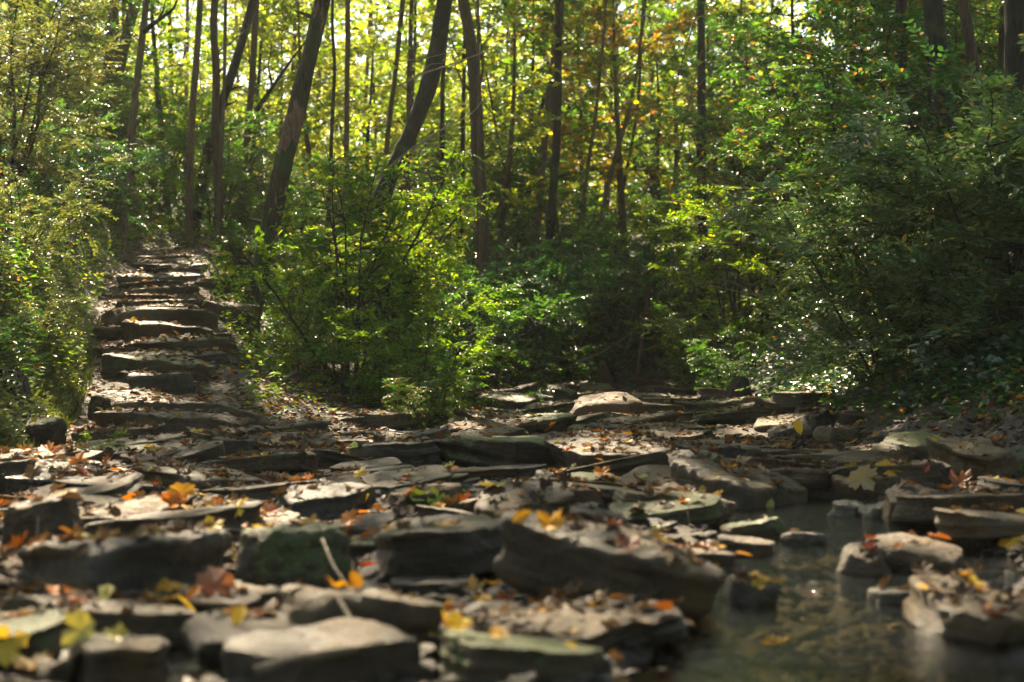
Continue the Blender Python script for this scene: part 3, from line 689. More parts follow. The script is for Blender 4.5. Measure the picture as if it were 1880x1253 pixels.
# --- stone steps: one staircase, each slab a part
stairs = thing('stone_steps', 'flight of rough flat stone steps climbing the left bank under fallen leaves', 'steps', (0, 0, 0))
STEPS = [  # pxl, pxr, top row, face px, distance, tilt
 (118, 358, 812, 26, 8.5, -1, MS), (165, 420, 765, 36, 9.5, 2, MS), (140, 388, 732, 40, 10.6, 1, MS),
 (190, 388, 662, 34, 12.0, 3, MM), (185, 415, 650, 16, 12.6, 2, MD), (212, 422, 624, 30, 13.1, 2, MS),
 (222, 368, 595, 26, 13.8, 2, MS), (168, 388, 572, 28, 14.5, 2, MS), (230, 352, 562, 10, 15.1, 2, MD),
 (236, 350, 552, 9, 15.7, 1, MS), (236, 355, 545, 9, 16.3, 2, MD), (200, 350, 528, 14, 17.0, 2, MS),
 (222, 332, 518, 14, 17.6, 1, MS), (226, 372, 503, 14, 18.2, 2, MD), (224, 352, 494, 9, 18.8, 2, MS),
 (218, 375, 484, 9, 19.5, 2, MS), (244, 360, 468, 10, 20.5, 0, MS)]
for i, (a, b, top, fc, d, ti, mt) in enumerate(STEPS):
    place_stone('step', None, None, mt, a - 14, b + 14, top + fc, fc, 0.42 + 0.06 * (i % 3), ti, 2, (-3, 2, 4, -1)[i % 4], 2, 0.12, seed=400 + i, parent=stairs, d=d, sink=0.9)
for i, (a, b, row, fc, d, ti) in enumerate([(130, 300, 790, 14, 9.2, 0), (330, 425, 612, 8, 14.0, 3), (160, 250, 640, 8, 13.0, -2), (300, 390, 548, 8, 17.2, 2), (150, 230, 600, 8, 14.0, -4)]):
    place_stone('step_edging_stone', None, None, (MT, MM, MS)[i % 3], a, b, row + fc, fc, 0.35, ti, 2, 5 * i, 1, 0.2, seed=440 + i, parent=stairs, d=d, sink=0.9)
place_stone('flat_rock', 'black chunky stone lying loose on the steps, wider than tall', 'stone slab', MD, 228, 350, 718, 32, 0.32, 1, 3, 2, 2, 0.35, d=11.4)

# --- broad thin slabs overlapping into low ledges (shared shapes)
LG = []
for k in range(9):
    V, F = stone_geo(700 + k, 1.0, RNG.uniform(0.5, 0.75), RNG.uniform(0.11, 0.19), 2, RNG.uniform(0.0, 0.2))
    LG.append((mesh_np('flat_stone', V, F), V, F))
LN = {'stone_grey_brown': 'grey brown', 'stone_tan': 'tan', 'stone_dark': 'dark', 'stone_mossy': 'mossy', 'stone_reddish': 'reddish'}
def ledge_slabs():
    r = np.random.default_rng(33)
    n = 0
    placed = []
    keys = [(o.location.x, o.location.y, max(o.dimensions.x, 0.1) * 0.5, o.dimensions.y * 0.5) for o in bpy.data.objects if o.type == 'MESH' and o.name.split('.')[0] in ('boulder', 'flat_rock')]
    while n < 150:
        d = 3.0 * (24 / 3.0) ** r.random() ** 0.8; px = r.uniform(-60, 1900); x = (px - 940) / FPX * d
        if not in_bed(x, d, 0.25) or (abs(x - np.interp(d, CHY, CHX)) < np.interp(d, CHY, CHW) * 1.15 and d < 6.6): 
            n += 0.02; continue
        s = float(r.uniform(0.34, 0.75)) * (0.72 if d < 5 else 1.0 if d < 12 else 1.35)
        if any((x - a) ** 2 / (s * 0.42) ** 2 + (d - b) ** 2 / (s * 0.26) ** 2 < 1 for a, b in placed): n += 0.02; continue
        if any(abs(x - a) < w * 0.75 and abs(d - b) < h * 0.8 + 0.03 for a, b, w, h in keys): n += 0.02; continue
        placed.append((x, d))
        me, V, F = LG[int(r.integers(9))]
        mt = (MS, MS, MD, MS, MT, MM, MD, MR)[int(r.integers(8))]
        rot = Euler((R(r.normal(3.5, 3.0)), R(r.normal(0, 5)), R(r.normal(0, 16) + (180 if r.random() < 0.5 else 0))))
        loc = Vector((x, d, float(T(x, d)) + s * 0.045))
        sc_ = (s, s * float(r.uniform(0.75, 1.25)), s * float(r.uniform(0.6, 1.2)))
        o = link('flat_stone', me, mt, None, loc, rot, sc_)
        z_ = zone(px, d)
        tag(o, stone_label(f'thin {LN[mt.name]} slab', x, d, loc.z, f'broad thin {LN[mt.name]} slab bedded in {z_}'), 'stone slab', f'thin {LN[mt.name]} slabs in {z_}')
        solid(V, F, Matrix.Translation(loc) @ rot.to_matrix().to_4x4() @ Matrix.Diagonal((*sc_, 1)))
        n += 1
# --- loose smaller stones (shared shapes)
SM = []
for k in range(10):
    V, F = stone_geo(900 + k, 1.0, RNG.uniform(0.6, 0.95), RNG.uniform(0.18, 0.42), 1, RNG.uniform(0.05, 0.6))
    SM.append((mesh_np('loose_stone', V, F), V, F))
def dist_place(n, dmin, dmax, pxa=-60, pxb=1940, power=0.9, rng=RNG):
    u = rng.random(n)
    if power == 1: power = 1.001
    d = (dmin ** (1 - power) + u * (dmax ** (1 - power) - dmin ** (1 - power))) ** (1 / (1 - power))
    px = rng.uniform(pxa, pxb, n)
    return (px - 940) / FPX * d, d, px

def in_bed(x, y, m=0.0):
    return (x > np.interp(y, YK, XL) - m) & (x < np.interp(y, YK, XR) + m)

taken = [(o.location.x, o.location.y, max(o.dimensions.x, o.dimensions.y) * 0.42) for o in bpy.data.objects if o.type == 'MESH' and o.name.split('.')[0] in ('boulder', 'flat_rock')]
zone = lambda px, d: ('the nearest stretch of creek bed' if d < 4.6 else 'the creek bed left of the stream' if d < 8 and px < 1200 else 'the wet gravel beside the stream' if d < 8 else 'the middle of the creek bed' if d < 14 else 'the shaded far end of the creek bed')
ledge_slabs()
x, y, px = dist_place(2600, 2.6, 24, power=0.75)
cnt = 0
for i in range(len(x)):
    if cnt >= 230: break
    if not in_bed(x[i], y[i], 0.4): continue
    s = float(np.clip(RNG.lognormal(-1.95, 0.45), 0.06, 0.36)) * (1 if y[i] > 5 else 0.62)
    if any((x[i] - a) ** 2 + (y[i] - b) ** 2 < (c * 0.7 + s * 0.35) ** 2 for a, b, c in taken): continue
    taken.append((x[i], y[i], s * 0.45))
    me, V, F = SM[int(RNG.integers(10))]
    wet = abs(x[i] - np.interp(y[i], CHY, CHX)) < np.interp(y[i], CHY, CHW) * 1.1 and y[i] < 8
    mt = MW if wet else (MS, MS, MT, MD, MM, MR, MT)[int(RNG.integers(7))]
    loc = Vector((float(x[i]), float(y[i]), float(T(x[i], y[i])) + s * 0.05))
    rot = Euler((RNG.normal(0, 0.14) + 0.05, RNG.normal(0, 0.14), RNG.uniform(0, 6.28)))
    nm = {MW: 'wet', MS: 'grey', MT: 'tan', MD: 'dark', MM: 'mossy', MR: 'reddish'}[mt]
    z_ = zone(px[i], y[i])
    o = link('loose_stone', me, mt, None, loc, rot, (s, s, s))
    tag(o, stone_label(f'small {nm} stone', loc.x, loc.y, loc.z, f'small flat {nm} stone lying loose in {z_}'), 'stone', f'loose {nm} stones in {z_}')
    solid(V, F, Matrix.Translation(loc) @ rot.to_matrix().to_4x4() @ Matrix.Scale(s, 4))
    cnt += 1

# gravel: chips nobody could count
def make_gravel():
    U, F = box_grid(2, 2, 1)
    base = unit(U * np.array([1, 0.9, 0.55])) * np.array([0.5, 0.4, 0.2])
    x, y, px = dist_place(15000, 2.3, 24, power=0.85)
    ok = in_bed(x, y, 0.7); x, y = x[ok], y[ok]
    n = len(x)
    s = np.clip(RNG.lognormal(-3.25, 0.5, n), 0.012, 0.13)
    a = RNG.uniform(0, 6.28, n)
    v = base[None] * (1 + RNG.uniform(-0.3, 0.3, (n, len(base), 1)))
    v = v * s[:, None, None]
    tx, ty = RNG.normal(0, 0.25, (2, n, 1))
    vx, vy, vz = v[..., 0], v[..., 1], v[..., 2]
    vz = vz + tx * vx + ty * vy
    c, sn = np.cos(a)[:, None], np.sin(a)[:, None]
    W = np.stack([vx * c - vy * sn + x[:, None], vx * sn + vy * c + y[:, None], vz + T(x, y)[:, None] + s[:, None] * 0.08], -1)
    f = F[None] + (np.arange(n) * len(base))[:, None, None]
    g = link('gravel', mesh_np('gravel', W.reshape(-1, 3), f.reshape(-1, 4)), M['stone_dark'])
    tag(g, 'loose chips and pebbles filling the gaps between creek stones', 'gravel', kind='stuff')
make_gravel()

SOLID = BVHTree.FromPolygons([tuple(v) for v in np.concatenate(SOLID_V)], [tuple(f) for f in np.concatenate(SOLID_F).tolist()])
def surface(x, y, top=8.0):
    """height and normal of whatever lies on top at x, y: stone or soil"""
    zt = float(T(x, y))
    h = SOLID.ray_cast(Vector((x, y, zt + 1.0)), Vector((0, 0, -1)), 1.2)
    if h[0] is not None and h[0].z > zt:
        n = h[1] if h[1].z > 0 else -h[1]
        return h[0].z, n
    return zt, Vector(Tn(np.array(x), np.array(y)).tolist())

def surfaces(x, y):
    zt = T(x, y); nt_ = Tn(x, y)
    P, Nn = np.stack([x, y, zt], -1), nt_.copy()
    dn = Vector((0, 0, -1))
    for i, (a, b, c) in enumerate(zip(x.tolist(), y.tolist(), zt.tolist())):
        h = SOLID.ray_cast(Vector((a, b, c + 1.0)), dn, 1.0)
        if h[0] is not None:
            P[i, 2] = h[0].z; nn = h[1]; Nn[i] = nn[:] if nn.z > 0 else (-nn)[:]
    return P, Nn

# ------------------------------------------------------------------ fallen leaves
def sees(px, py):
    """first surface (stone or soil) seen at a photo pixel"""
    o = Vector((0, 0, CAM_H)); d = Vector(((px - 940) / FPX, 1, (626.5 - py) / FPX)).normalized()
    h = SOLID.ray_cast(o, d, 60)
    gx, gy, gz = at(px, py)
    if h[0] is not None and h[0].y < gy:
        return h[0], (h[1] if h[1].z > 0 else -h[1])
    return Vector((gx, gy, gz)), Vector(Tn(np.array(gx), np.array(gy)).tolist())

FALLEN = {}
def fallen_mesh(shape_i, kind='maple'):
    key = (shape_i, kind)
    if key not in FALLEN:
        V, F = MAPLES[shape_i] if kind == 'maple' else OVAL
        V = V.copy(); V[:, 0] -= 0.4
        if kind == 'maple': V[:, 1] *= 0.95
        else: V[:, 1] *= 0.55
        if kind == 'maple':
            t = Tubes()
        me = mesh_np('fallen_leaf', V, F, False, RNG.random(len(F)))
        FALLEN[key] = me
    return FALLEN[key]
STALK = None
def fallen_leaf(label, mat, px, py, size_px, stand=0.0, kind='maple', shape=0, group=None, yaw=None, dirv=None):
    p, n = sees(px, py)
    s = min(size_px * p.y / FPX * 0.92, 0.13)
    stand *= 0.7
    up = Vector((n.x, n.y, max(n.z, 0.5))).normalized()
    if stand:
        up = (up * (1 - stand) + Vector((0, -1, 0.25)) * stand).normalized()
    q = up.to_track_quat('Z', 'Y')
    yw = RNG.uniform(0, 6.28) if yaw is None else yaw
    rot = (q @ Euler((0, 0, yw)).to_quaternion()).to_euler()
    o = link('fallen_leaf', fallen_mesh(shape, kind), mat, None, p + Vector((0, 0, 0.008 + s * 0.35 * stand)), rot, (s, s, s))
    tag(o, label, 'leaf', group)
    return o
Y_, G_, O_, Rd, Ru, Br, Ta, Pa, Li = (M['f_' + k] for k in ('yellow', 'gold', 'orange', 'red', 'rust', 'brown', 'tan', 'pale', 'lime'))
for lab, mt, px, py, sz, st, kd in [
 ('bright golden maple leaf standing up between creek stones at left', G_, 335, 918, 52, 0.7, 'maple'),
 ('orange leaf lying under the bright golden standing leaf', O_, 318, 930, 48, 0.2, 'maple'),
 ('bright yellow maple leaf standing right of the bright golden leaf', Y_, 436, 940, 50, 0.6, 'maple'),
 ('small gold leaf beside the bright yellow standing leaf', G_, 388, 936, 30, 0.5, 'oval'),
 ('gold leaf right of the bright yellow standing leaf', G_, 474, 950, 34, 0.5, 'maple'),
 ('single yellow leaf on the layered grey slab', Y_, 660, 874, 30, 0.6, 'maple'),
 ('yellow leaf at the left end of the long dark faced slab', Y_, 668, 932, 42, 0.35, 'maple'),
 ('orange leaf below the yellow leaf at the dark faced slab', O_, 645, 962, 46, 0.5, 'maple'),
 ('lime green leaf standing on the pale rounded stone', Li, 765, 922, 48, 0.75, 'oval'),
 ('lime leaf lying right of the standing lime leaf', Li, 800, 925, 46, 0.3, 'maple'),
 ('round golden leaf standing at the rear edge of the largest slab', G_, 955, 965, 46, 0.85, 'oval'),
 ('amber leaf right of the round golden standing leaf', G_, 1008, 972, 58, 0.35, 'maple'),
 ('red brown leaf lying on top of the largest tilted slab', Ru, 1150, 1008, 55, 0.25, 'maple'),
 ('bright orange leaves at the foot of the steps, left edge', O_, 92, 836, 52, 0.5, 'maple'),
 ('orange leaf standing on the sunlit white slab', O_, 143, 852, 36, 0.8, 'maple'),
 ('dark red leaf on the flagstone right of the steps foot', Rd, 575, 857, 30, 0.5, 'oval'),
 ('yellow green maple leaf standing in the lower left corner', Pa, 147, 1178, 78, 0.8, 'maple'),
 ('smaller pale leaf standing right of the lower left maple leaf', Pa, 215, 1180, 44, 0.7, 'maple'),
 ('yellow leaf cut by the left edge at the bottom', Y_, 18, 1205, 80, 0.6, 'maple'),
 ('tan yellow leaf at the bottom left between two yellow leaves', Ta, 62, 1240, 70, 0.3, 'maple'),
 ('pale yellow round leaf on the long low ledge', Pa, 195, 1100, 60, 0.6, 'oval'),
 ('rust coloured maple leaf standing in the gap below the mossy rock', Ru, 392, 1092, 84, 0.85, 'maple'),
 ('small orange leaf at the foot of the rust coloured leaf', O_, 356, 1100, 42, 0.6, 'oval'),
 ('mustard leaf left of the rust coloured leaf', G_, 305, 1080, 76, 0.2, 'maple'),
 ('curled yellow leaf above the sparkling small pool', Y_, 440, 1142, 56, 0.7, 'oval'),
 ('tan leaf standing between wedge rock and rounded boulder', Ta, 868, 1095, 44, 0.8, 'maple'),
 ('gold leaf at the base of the tan standing leaf', G_, 885, 1108, 36, 0.4, 'maple'),
 ('yellow lobed leaf on the ledge above the bottom centre stone', Y_, 838, 1165, 62, 0.5, 'maple'),
 ('golden leaf right of the yellow lobed leaf', G_, 915, 1175, 42, 0.5, 'maple'),
 ('small yellow leaf on the moss tinted bottom stone', Y_, 1050, 1196, 30, 0.5, 'oval'),
 ('orange leaf at the right end of the moss tinted bottom stone', O_, 1130, 1218, 34, 0.7, 'maple'),
 ('large yellow orange maple leaf left of the tan boulder', G_, 1630, 872, 62, 0.45, 'maple'),
 ('big pale brown maple leaf lying on the grey stone at right', Ta, 1585, 888, 80, 0.35, 'maple'),
 ('large brown maple leaf standing behind the square tan block', Ru, 1765, 895, 74, 0.6, 'maple'),
 ('yellow and brown leaf at the right edge above the water', G_, 1860, 1003, 60, 0.5, 'maple'),
 ('tan maple leaf on the pale flat slab at right', Ta, 1790, 1060, 62, 0.2, 'maple'),
 ('small yellow leaf standing on the pale crumbly slab', Y_, 1291, 906, 26, 0.9, 'oval'),
 ('pale leaf standing upright at the head of the water', Pa, 1413, 940, 34, 0.9, 'oval'),
 ('orange leaf on the low moss edged stone', O_, 1106, 874, 36, 0.5, 'maple'),
 ('lime leaf right of the dark stone behind the largest slab', Li, 1205, 980, 34, 0.6, 'oval'),
 ('orange leaf on the back edge of the big mossy block', O_, 1012, 790, 30, 0.4, 'maple'),
 ('green leaf lying flat on the dark undercut slab', Li, 645, 824, 50, 0.1, 'oval'),
 ('red leaf lying left of the large tan boulder', Rd, 1700, 866, 28, 0.4, 'oval'),
 ('dark red leaf at the rim of the stream at right', Rd, 1598, 1010, 26, 0.5, 'oval'),
 ('yellow leaf half sunk in the near pool', Y_, 1420, 1188, 62, 0.0, 'maple'),
 ('tan leaf floating in the pool left of the broad right slab', Ta, 1635, 1165, 66, 0.0, 'maple'),
 ('big pale tan leaf hanging at the left edge beside the steps', Ta, 10, 652, 60, 0.9, 'maple'),
 ('bright yellow leaf on the leaning dark slab under the ivy bank', Y_, 1465, 790, 40, 0.8, 'oval'),
]:
    fallen_leaf(lab, mt, px, py, sz, st, kd, int(RNG.integers(5)))

cols = [('yellow', Y_), ('gold', G_), ('orange', O_), ('red', Rd), ('rust brown', Ru), ('brown', Br), ('tan', Ta), ('pale yellow', Pa), ('brown', Br), ('gold', G_), ('orange', O_), ('tan', Ta), ('yellow', Y_), ('rust brown', Ru)]
x, y, px = dist_place(700, 3.4, 15, power=0.7)
k = 0
for i in range(len(x)):
    if k >= 270: break
    xr = float(np.interp(y[i], YK, XR))
    if x[i] > xr + 0.3: continue
    z, n = surface(float(x[i]), float(y[i]))
    if n.z < 0.75 or z < WATER_Z: continue
    cn, mt = cols[int(RNG.integers(len(cols)))]
    s = RNG.uniform(0.035, 0.075)
    st = RNG.uniform(0, 0.5)
    up = (n + Vector(RNG.normal(0, 0.22, 3).tolist())).normalized()
    if up.z < 0: up = -up
    rot = (up.to_track_quat('Z', 'Y') @ Euler((0, 0, RNG.uniform(0, 6.28))).to_quaternion()).to_euler()
    o = link('fallen_leaf', fallen_mesh(int(RNG.integers(5)), 'maple' if RNG.random() < 0.7 else 'oval'), mt, None, (x[i], y[i], z + 0.012), rot, (s,) * 3)
    zn = zone(px[i], y[i]) if in_bed(x[i], y[i]) else 'the bank beside the stone steps'
    tag(o, stone_label(f'small {cn} leaf', float(x[i]), float(y[i]), z, f'small {cn} autumn leaf fallen on {zn}'), 'leaf', f'{cn} leaves fallen on {zn}')
    k += 1

def make_litter():
    x, y, px = dist_place(80000, 3.2, 30, power=0.5)
    xr, xl = np.interp(y, YK, XR), np.interp(y, YK, XL)
    keep = (x < xr + 0.15) & ((x > xl - 0.2) | (y > 7.5)) & (RNG.random(len(x)) < (0.5 + 0.75 * noise3(x * 1.6, y * 1.6, 3, 41)) * (0.28 + 0.60 * sstep(5, 10, y)))
    x, y = x[keep], y[keep]
    P, Nn = surfaces(x, y)
    P[:, 2] += 0.006
    ok = (Nn[:, 2] > 0.72) & (P[:, 2] > WATER_Z)
    P, Nn = P[ok], Nn[ok]
    n = len(P)
    Nn = unit(Nn + RNG.normal(0, 0.28, (n, 3)))
    a = RNG.uniform(0, 6.28, n)
    D = np.stack([np.cos(a), np.sin(a), RNG.normal(0, 0.12, n)], -1)
    D = D - (D * Nn).sum(1, keepdims=True) * Nn
    vs_, fs_, ts_, off = [], [], [], 0
    w = np.where(P[:, 1] > 9.5, 5, RNG.integers(0, 6, n))
    size = np.clip(RNG.normal(0.047, 0.017, n), 0.02, 0.09)
    tn = np.clip(RNG.beta(1.0, 1.7, n), 0, 1)
    for k in range(6):
        m = w == k
        shp = MAPLES[k] if k < 4 else OVAL
        v, f, kk = leaves(P[m], D[m], Nn[m], size[m], 0.95 if k < 4 else 0.55, shp)
        if f.shape[1] == 4: f = np.concatenate([f[:, :3], f[:, [0, 2, 3]]]); tt = np.tile(np.repeat(tn[m], kk), 2)
        else: tt = np.repeat(tn[m], kk)
        vs_.append(v); fs_.append(f + off); ts_.append(tt); off += len(v)
    o = link('leaf_litter', mesh_np('leaf_litter', np.concatenate(vs_), np.concatenate(fs_), False, np.concatenate(ts_)), M['fallen_mix'])
    tag(o, 'scattered brown and orange leaf litter on the creek bed, steps and banks', 'leaf litter', kind='stuff')
make_litter()

# ------------------------------------------------------------------ plants: branching generator
class Plant:
    def __init__(s, seed):
        s.r = np.random.default_rng(seed); s.stems = []; s.twigs = Tubes(); s.nt = 0
        s.P, s.D, s.N, s.L = [], [], [], []
    def path(s, p, d, length, n, wander=0.15, lift=0.0):
        pts = [np.array(p, float)]; d = np.array(d, float); d /= np.linalg.norm(d)
        for i in range(n):
            d = d + s.r.normal(0, wander, 3) * 0.6; d[2] += lift / n
            d /= np.linalg.norm(d)
            pts.append(pts[-1] + d * length / n)
        return np.array(pts)
    def spray(s, pts, leaf, step, pairs=True, flat=0.75, start=0.15):
        """leaves set in pairs along a twig, the whole spray lying nearly flat"""
        seg = np.linalg.norm(np.diff(pts, axis=0), axis=1); L = np.r_[0, np.cumsum(seg)]
        t = np.arange(L[-1] * start, L[-1], step)
        if len(t) == 0: return
        q = np.stack([np.interp(t, L, pts[:, i]) for i in range(3)], -1)
        tg = unit(np.stack([np.interp(t + 0.02, L, pts[:, i]) - np.interp(t - 0.02, L, pts[:, i]) for i in range(3)], -1))
        up = unit(np.array([0, 0, 1.0]) + s.r.normal(0, 0.28, 3))
        sd = unit(np.cross(tg, up))
        for sg in (1, -1):
            d = unit(tg * 0.55 + sd * sg + s.r.normal(0, 0.2, q.shape))
            n = unit(np.cross(sd, tg) * flat + s.r.normal(0, 0.34, q.shape) * (1.3 - flat))
            n = np.where(n[:, 2:3] < 0, -n, n)
            s.P.append(q + s.r.normal(0, 0.004, q.shape)); s.D.append(d); s.N.append(n)
            s.L.append(leaf * s.r.uniform(0.6, 1.2, len(t)))
    def shrub(s, h, rad, nst=6, nb=9, ntw=7, leaf=0.06, step=0.05, lean=(0, 0), twig=0.4, droop=-0.25, low=0.25):
        for i in range(nst):
            a = s.r.uniform(0, 6.28) if nst > 2 else 0
            out = s.r.uniform(0.15, 1.0) * rad
            end = np.array([math.cos(a) * out + lean[0], math.sin(a) * out + lean[1], h * s.r.uniform(0.7, 1.0)])
            st = s.path((math.cos(a) * 0.06, math.sin(a) * 0.06, -0.1), end + np.array([0, 0, h * 0.25]), np.linalg.norm(end) * 1.02, 9, 0.16, -0.35)
            rb = 0.006 + 0.0055 * h
            s.stems.append((st, np.linspace(rb, rb * 0.25, len(st))))
            for j in range(nb):
                t = s.r.uniform(low, 1.0)
                k = min(int(t * 9), 8); p = st[k] + (st[k + 1] - st[k]) * s.r.random()
                ba = a + s.r.normal(0, 1.3)
                d = np.array([math.cos(ba), math.sin(ba), s.r.uniform(-0.1, 0.75)])
                bl = rad * s.r.uniform(0.35, 0.8) * (1.15 - t * 0.5)
                br = s.path(p, d, bl, 6, 0.2, droop)
                s.twigs.add(br, np.linspace(rb * 0.4, rb * 0.12, 7), 4); s.nt += 1
                s.spray(br, leaf, step * 1.3, start=0.5)
                for q in range(ntw):
                    u = s.r.uniform(0.2, 1.0); k2 = min(int(u * 6), 5)
                    pp = br[k2] + (br[k2 + 1] - br[k2]) * s.r.random()
                    bd = br[min(k2 + 1, 6)] - br[k2]; bd = bd / np.linalg.norm(bd)
                    sd = np.cross(bd, [0, 0, 1]); dd = bd * 0.7 + sd * s.r.choice([-1, 1]) * s.r.uniform(0.4, 1) + np.array([0, 0, s.r.normal(0.05, 0.25)])
                    tw = s.path(pp, dd, twig * s.r.uniform(0.5, 1.2), 4, 0.12, droop)
                    s.twigs.add(tw, np.linspace(rb * 0.14, rb * 0.06, 5), 3)
                    s.spray(tw, leaf, step)
        return s
    def leaf_mesh(s, name, ratio=0.5, shape=OVAL, frac=1.0):
        P, D, N, L = (np.concatenate(a) for a in (s.P, s.D, s.N, s.L))
        if frac < 1:
            m = s.r.random(len(P)) < frac; P, D, N, L = P[m], D[m], N[m], L[m]
        return leaf_mesh(name, P, D, N, L, ratio, shape, s.r)

def build_shrub_meshes(seed, ratio=0.5, shape=OVAL, frac=1.0, **kw):
    p = Plant(seed).shrub(**kw)
    stems = []
    for st, r in p.stems:
        t = Tubes(); t.add(st, r, 6, wob=0.1, seed=seed); stems.append(t.mesh('stem'))
    arr = [np.concatenate(a) for a in (p.P, p.D, p.N, p.L)]
    return dict(arr=arr, ratio=ratio, stems=stems, twigs=p.twigs.mesh('twigs'), foliage=p.leaf_mesh('foliage', ratio, shape, frac), n=sum(len(a) for a in p.P))

def put_shrub(S_, name, label, cat, loc, rotz, mat, scale=1.0, group=None, zs=1.0, bark=None, tiltx=0, tilty=0):
    t = thing(name, label, cat, loc, (tiltx, tilty, rotz), group, (scale, scale, scale * zs))
    for m in S_['stems']: link('stem', m, bark or M['twig'], t)
    tag(link('twigs', S_['twigs'], bark or M['twig'], t), kind='stuff')
    tag(link('foliage', S_['foliage'], mat, t), kind='stuff')
    return t

SH = {
 'hero': build_shrub_meshes(51, 0.48, OVAL, 0.6, h=2.1, rad=1.15, nst=9, nb=11, ntw=9, leaf=0.062, step=0.040, twig=0.34, low=0.30),
 'mid': build_shrub_meshes(52, 0.5, OVAL, h=1.5, rad=0.95, nst=7, nb=9, ntw=8, leaf=0.060, step=0.044, twig=0.32, low=0.12),
 'mid2': build_shrub_meshes(53, 0.5, OVAL, h=1.9, rad=1.25, nst=7, nb=9, ntw=8, leaf=0.068, step=0.048, twig=0.36, low=0.1),
 'big': build_shrub_meshes(54, 0.46, OVAL, h=3.4, rad=1.7, nst=9, nb=12, ntw=9, leaf=0.075, step=0.055, twig=0.45, low=0.15),
 'low': build_shrub_meshes(55, 0.6, OVAL, h=0.6, rad=0.55, nst=8, nb=6, ntw=5, leaf=0.05, step=0.04, twig=0.2, low=0.0),
 'privet': build_shrub_meshes(56, 0.42, OVAL, h=1.9, rad=1.35, nst=10, nb=11, ntw=9, leaf=0.075, step=0.046, twig=0.4, droop=0.1, low=0.1),
}
LEAF1 = {}
def big_leaves(S_, t, mat, n, seed):
    """the largest leaves in view, each an object of its own"""
    r = np.random.default_rng(seed)
    P, D, N, L = S_['arr']
    key = round(S_['ratio'], 2)
    if key not in LEAF1:
        V = OVAL[0].copy(); V[:, 1] *= key
        LEAF1[key] = mesh_np('leaf', V, OVAL[1], False, [0.4, 0.6])
    c, s_ = math.cos(t.rotation_euler.z), math.sin(t.rotation_euler.z)
    wy = P[:, 0] * s_ + P[:, 1] * c                     # towards the viewer is low
    cand = np.nonzero((wy < np.quantile(wy, 0.45)) & (P[:, 2] > np.quantile(P[:, 2], 0.2)))[0]
    for k in r.choice(cand, n, replace=False):
        d = unit(D[k] + r.normal(0, 0.25, 3)); nn = N[k]; w = unit(np.cross(nn, d)); nn = np.cross(d, w)
        l = L[k] * 1.15; p = P[k] + r.normal(0, 0.012, 3)
        o = link('leaf', LEAF1[key], mat, t)
        o.matrix_local = Matrix(((d[0] * l, w[0] * l, nn[0] * l, p[0]), (d[1] * l, w[1] * l, nn[1] * l, p[1]), (d[2] * l, w[2] * l, nn[2] * l, p[2]), (0, 0, 0, 1)))

def shrub_at(kind, px, d, label, mat, scale=1.0, group=None, name='shrub', cat='shrub', zs=1.0, sink=0.05, **kw):
    x = (px - 940) / FPX * d
    t = put_shrub(SH[kind], name, label, cat, (x, d, float(T(x, d)) - sink), RNG.uniform(0, 6.28), M[mat], scale, group, zs, **kw)
    if kind in ('privet', 'hero'): big_leaves(SH[kind], t, M[mat], 170, int(px))
    return t

# near and mid shrubs, each told apart
shrub_at('low', 640, 14.0, 'low green plants hiding the foot of the big sunlit shrub', 'leaf_green', 1.2, zs=1.2)
shrub_at('low', 560, 14.2, 'low pale green plants left of the foot of the big sunlit shrub', 'leaf_lime', 0.8)
shrub_at('hero', 645, 14.6, 'bright green sunlit shrub with dark thin stems, right of the stone steps', 'leaf_lime', 1.0, zs=1.42)
shrub_at('mid', 790, 13.2, 'leafy yellow green shrub hanging over the creek edge, right of the big sunlit shrub', 'leaf_lime', 0.72, zs=1.15)
shrub_at('mid2', 810, 15.5, 'rounded green shrub behind the yellow green shrub at the creek edge', 'leaf_green', 1.0)
shrub_at('mid', 770, 12.3, 'small low glossy leaved shrub at the left creek edge, drooping to the stones', 'leaf_green', 0.36)
shrub_at('mid', 560, 16.2, 'pale green shrub around the foot of the leaning mossy trunk', 'leaf_green', 0.75)
shrub_at('big', 690, 19.5, 'tall light green shrub behind the big sunlit shrub', 'leaf_lime', 0.72)
shrub_at('privet', 1745, 11.0, 'large grey green shrub with horizontal sprays at the right edge', 'leaf_silver', 0.92)
shrub_at('privet', 1625, 12.2, 'silvery grey green shrub reaching left over the ivy bank', 'leaf_silver', 0.95)
shrub_at('privet', 1875, 9.8, 'grey green shrub cut by the right edge above the tan boulder', 'leaf_silver', 0.92)
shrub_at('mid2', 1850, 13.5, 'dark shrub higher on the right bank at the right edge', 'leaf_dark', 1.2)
shrub_at('big', 1590, 17.0, 'tall multi stemmed shrub on the right bank with a tangle of thin stems', 'leaf_green', 1.0)
shrub_at('big', 1360, 19.5, 'tall sunlit yellow green shrub at the right side of the far creek', 'leaf_lime', 0.95)
shrub_at('big', 1700, 18.0, 'tall dark green shrub behind the grey green shrubs on the right bank', 'leaf_green', 1.15)
shrub_at('mid2', 1300, 18.6, 'small bright shrub leaning over the far right creek edge', 'leaf_green', 0.70)
shrub_at('mid', 1335, 17.0, 'sparse sunlit shrub above the dark stump on the right', 'leaf_green', 0.5)
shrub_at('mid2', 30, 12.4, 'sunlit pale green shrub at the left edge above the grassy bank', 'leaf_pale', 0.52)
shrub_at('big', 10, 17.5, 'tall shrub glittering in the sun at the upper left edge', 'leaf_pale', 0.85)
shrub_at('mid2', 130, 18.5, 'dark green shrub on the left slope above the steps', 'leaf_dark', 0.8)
shrub_at('mid', 70, 11.0, 'low leafy weed shrub at the left of the middle steps', 'leaf_pale', 0.36)
shrub_at('mid', 0, 9.6, 'leafy plant at the left edge beside the lower steps', 'leaf_green', 0.34)
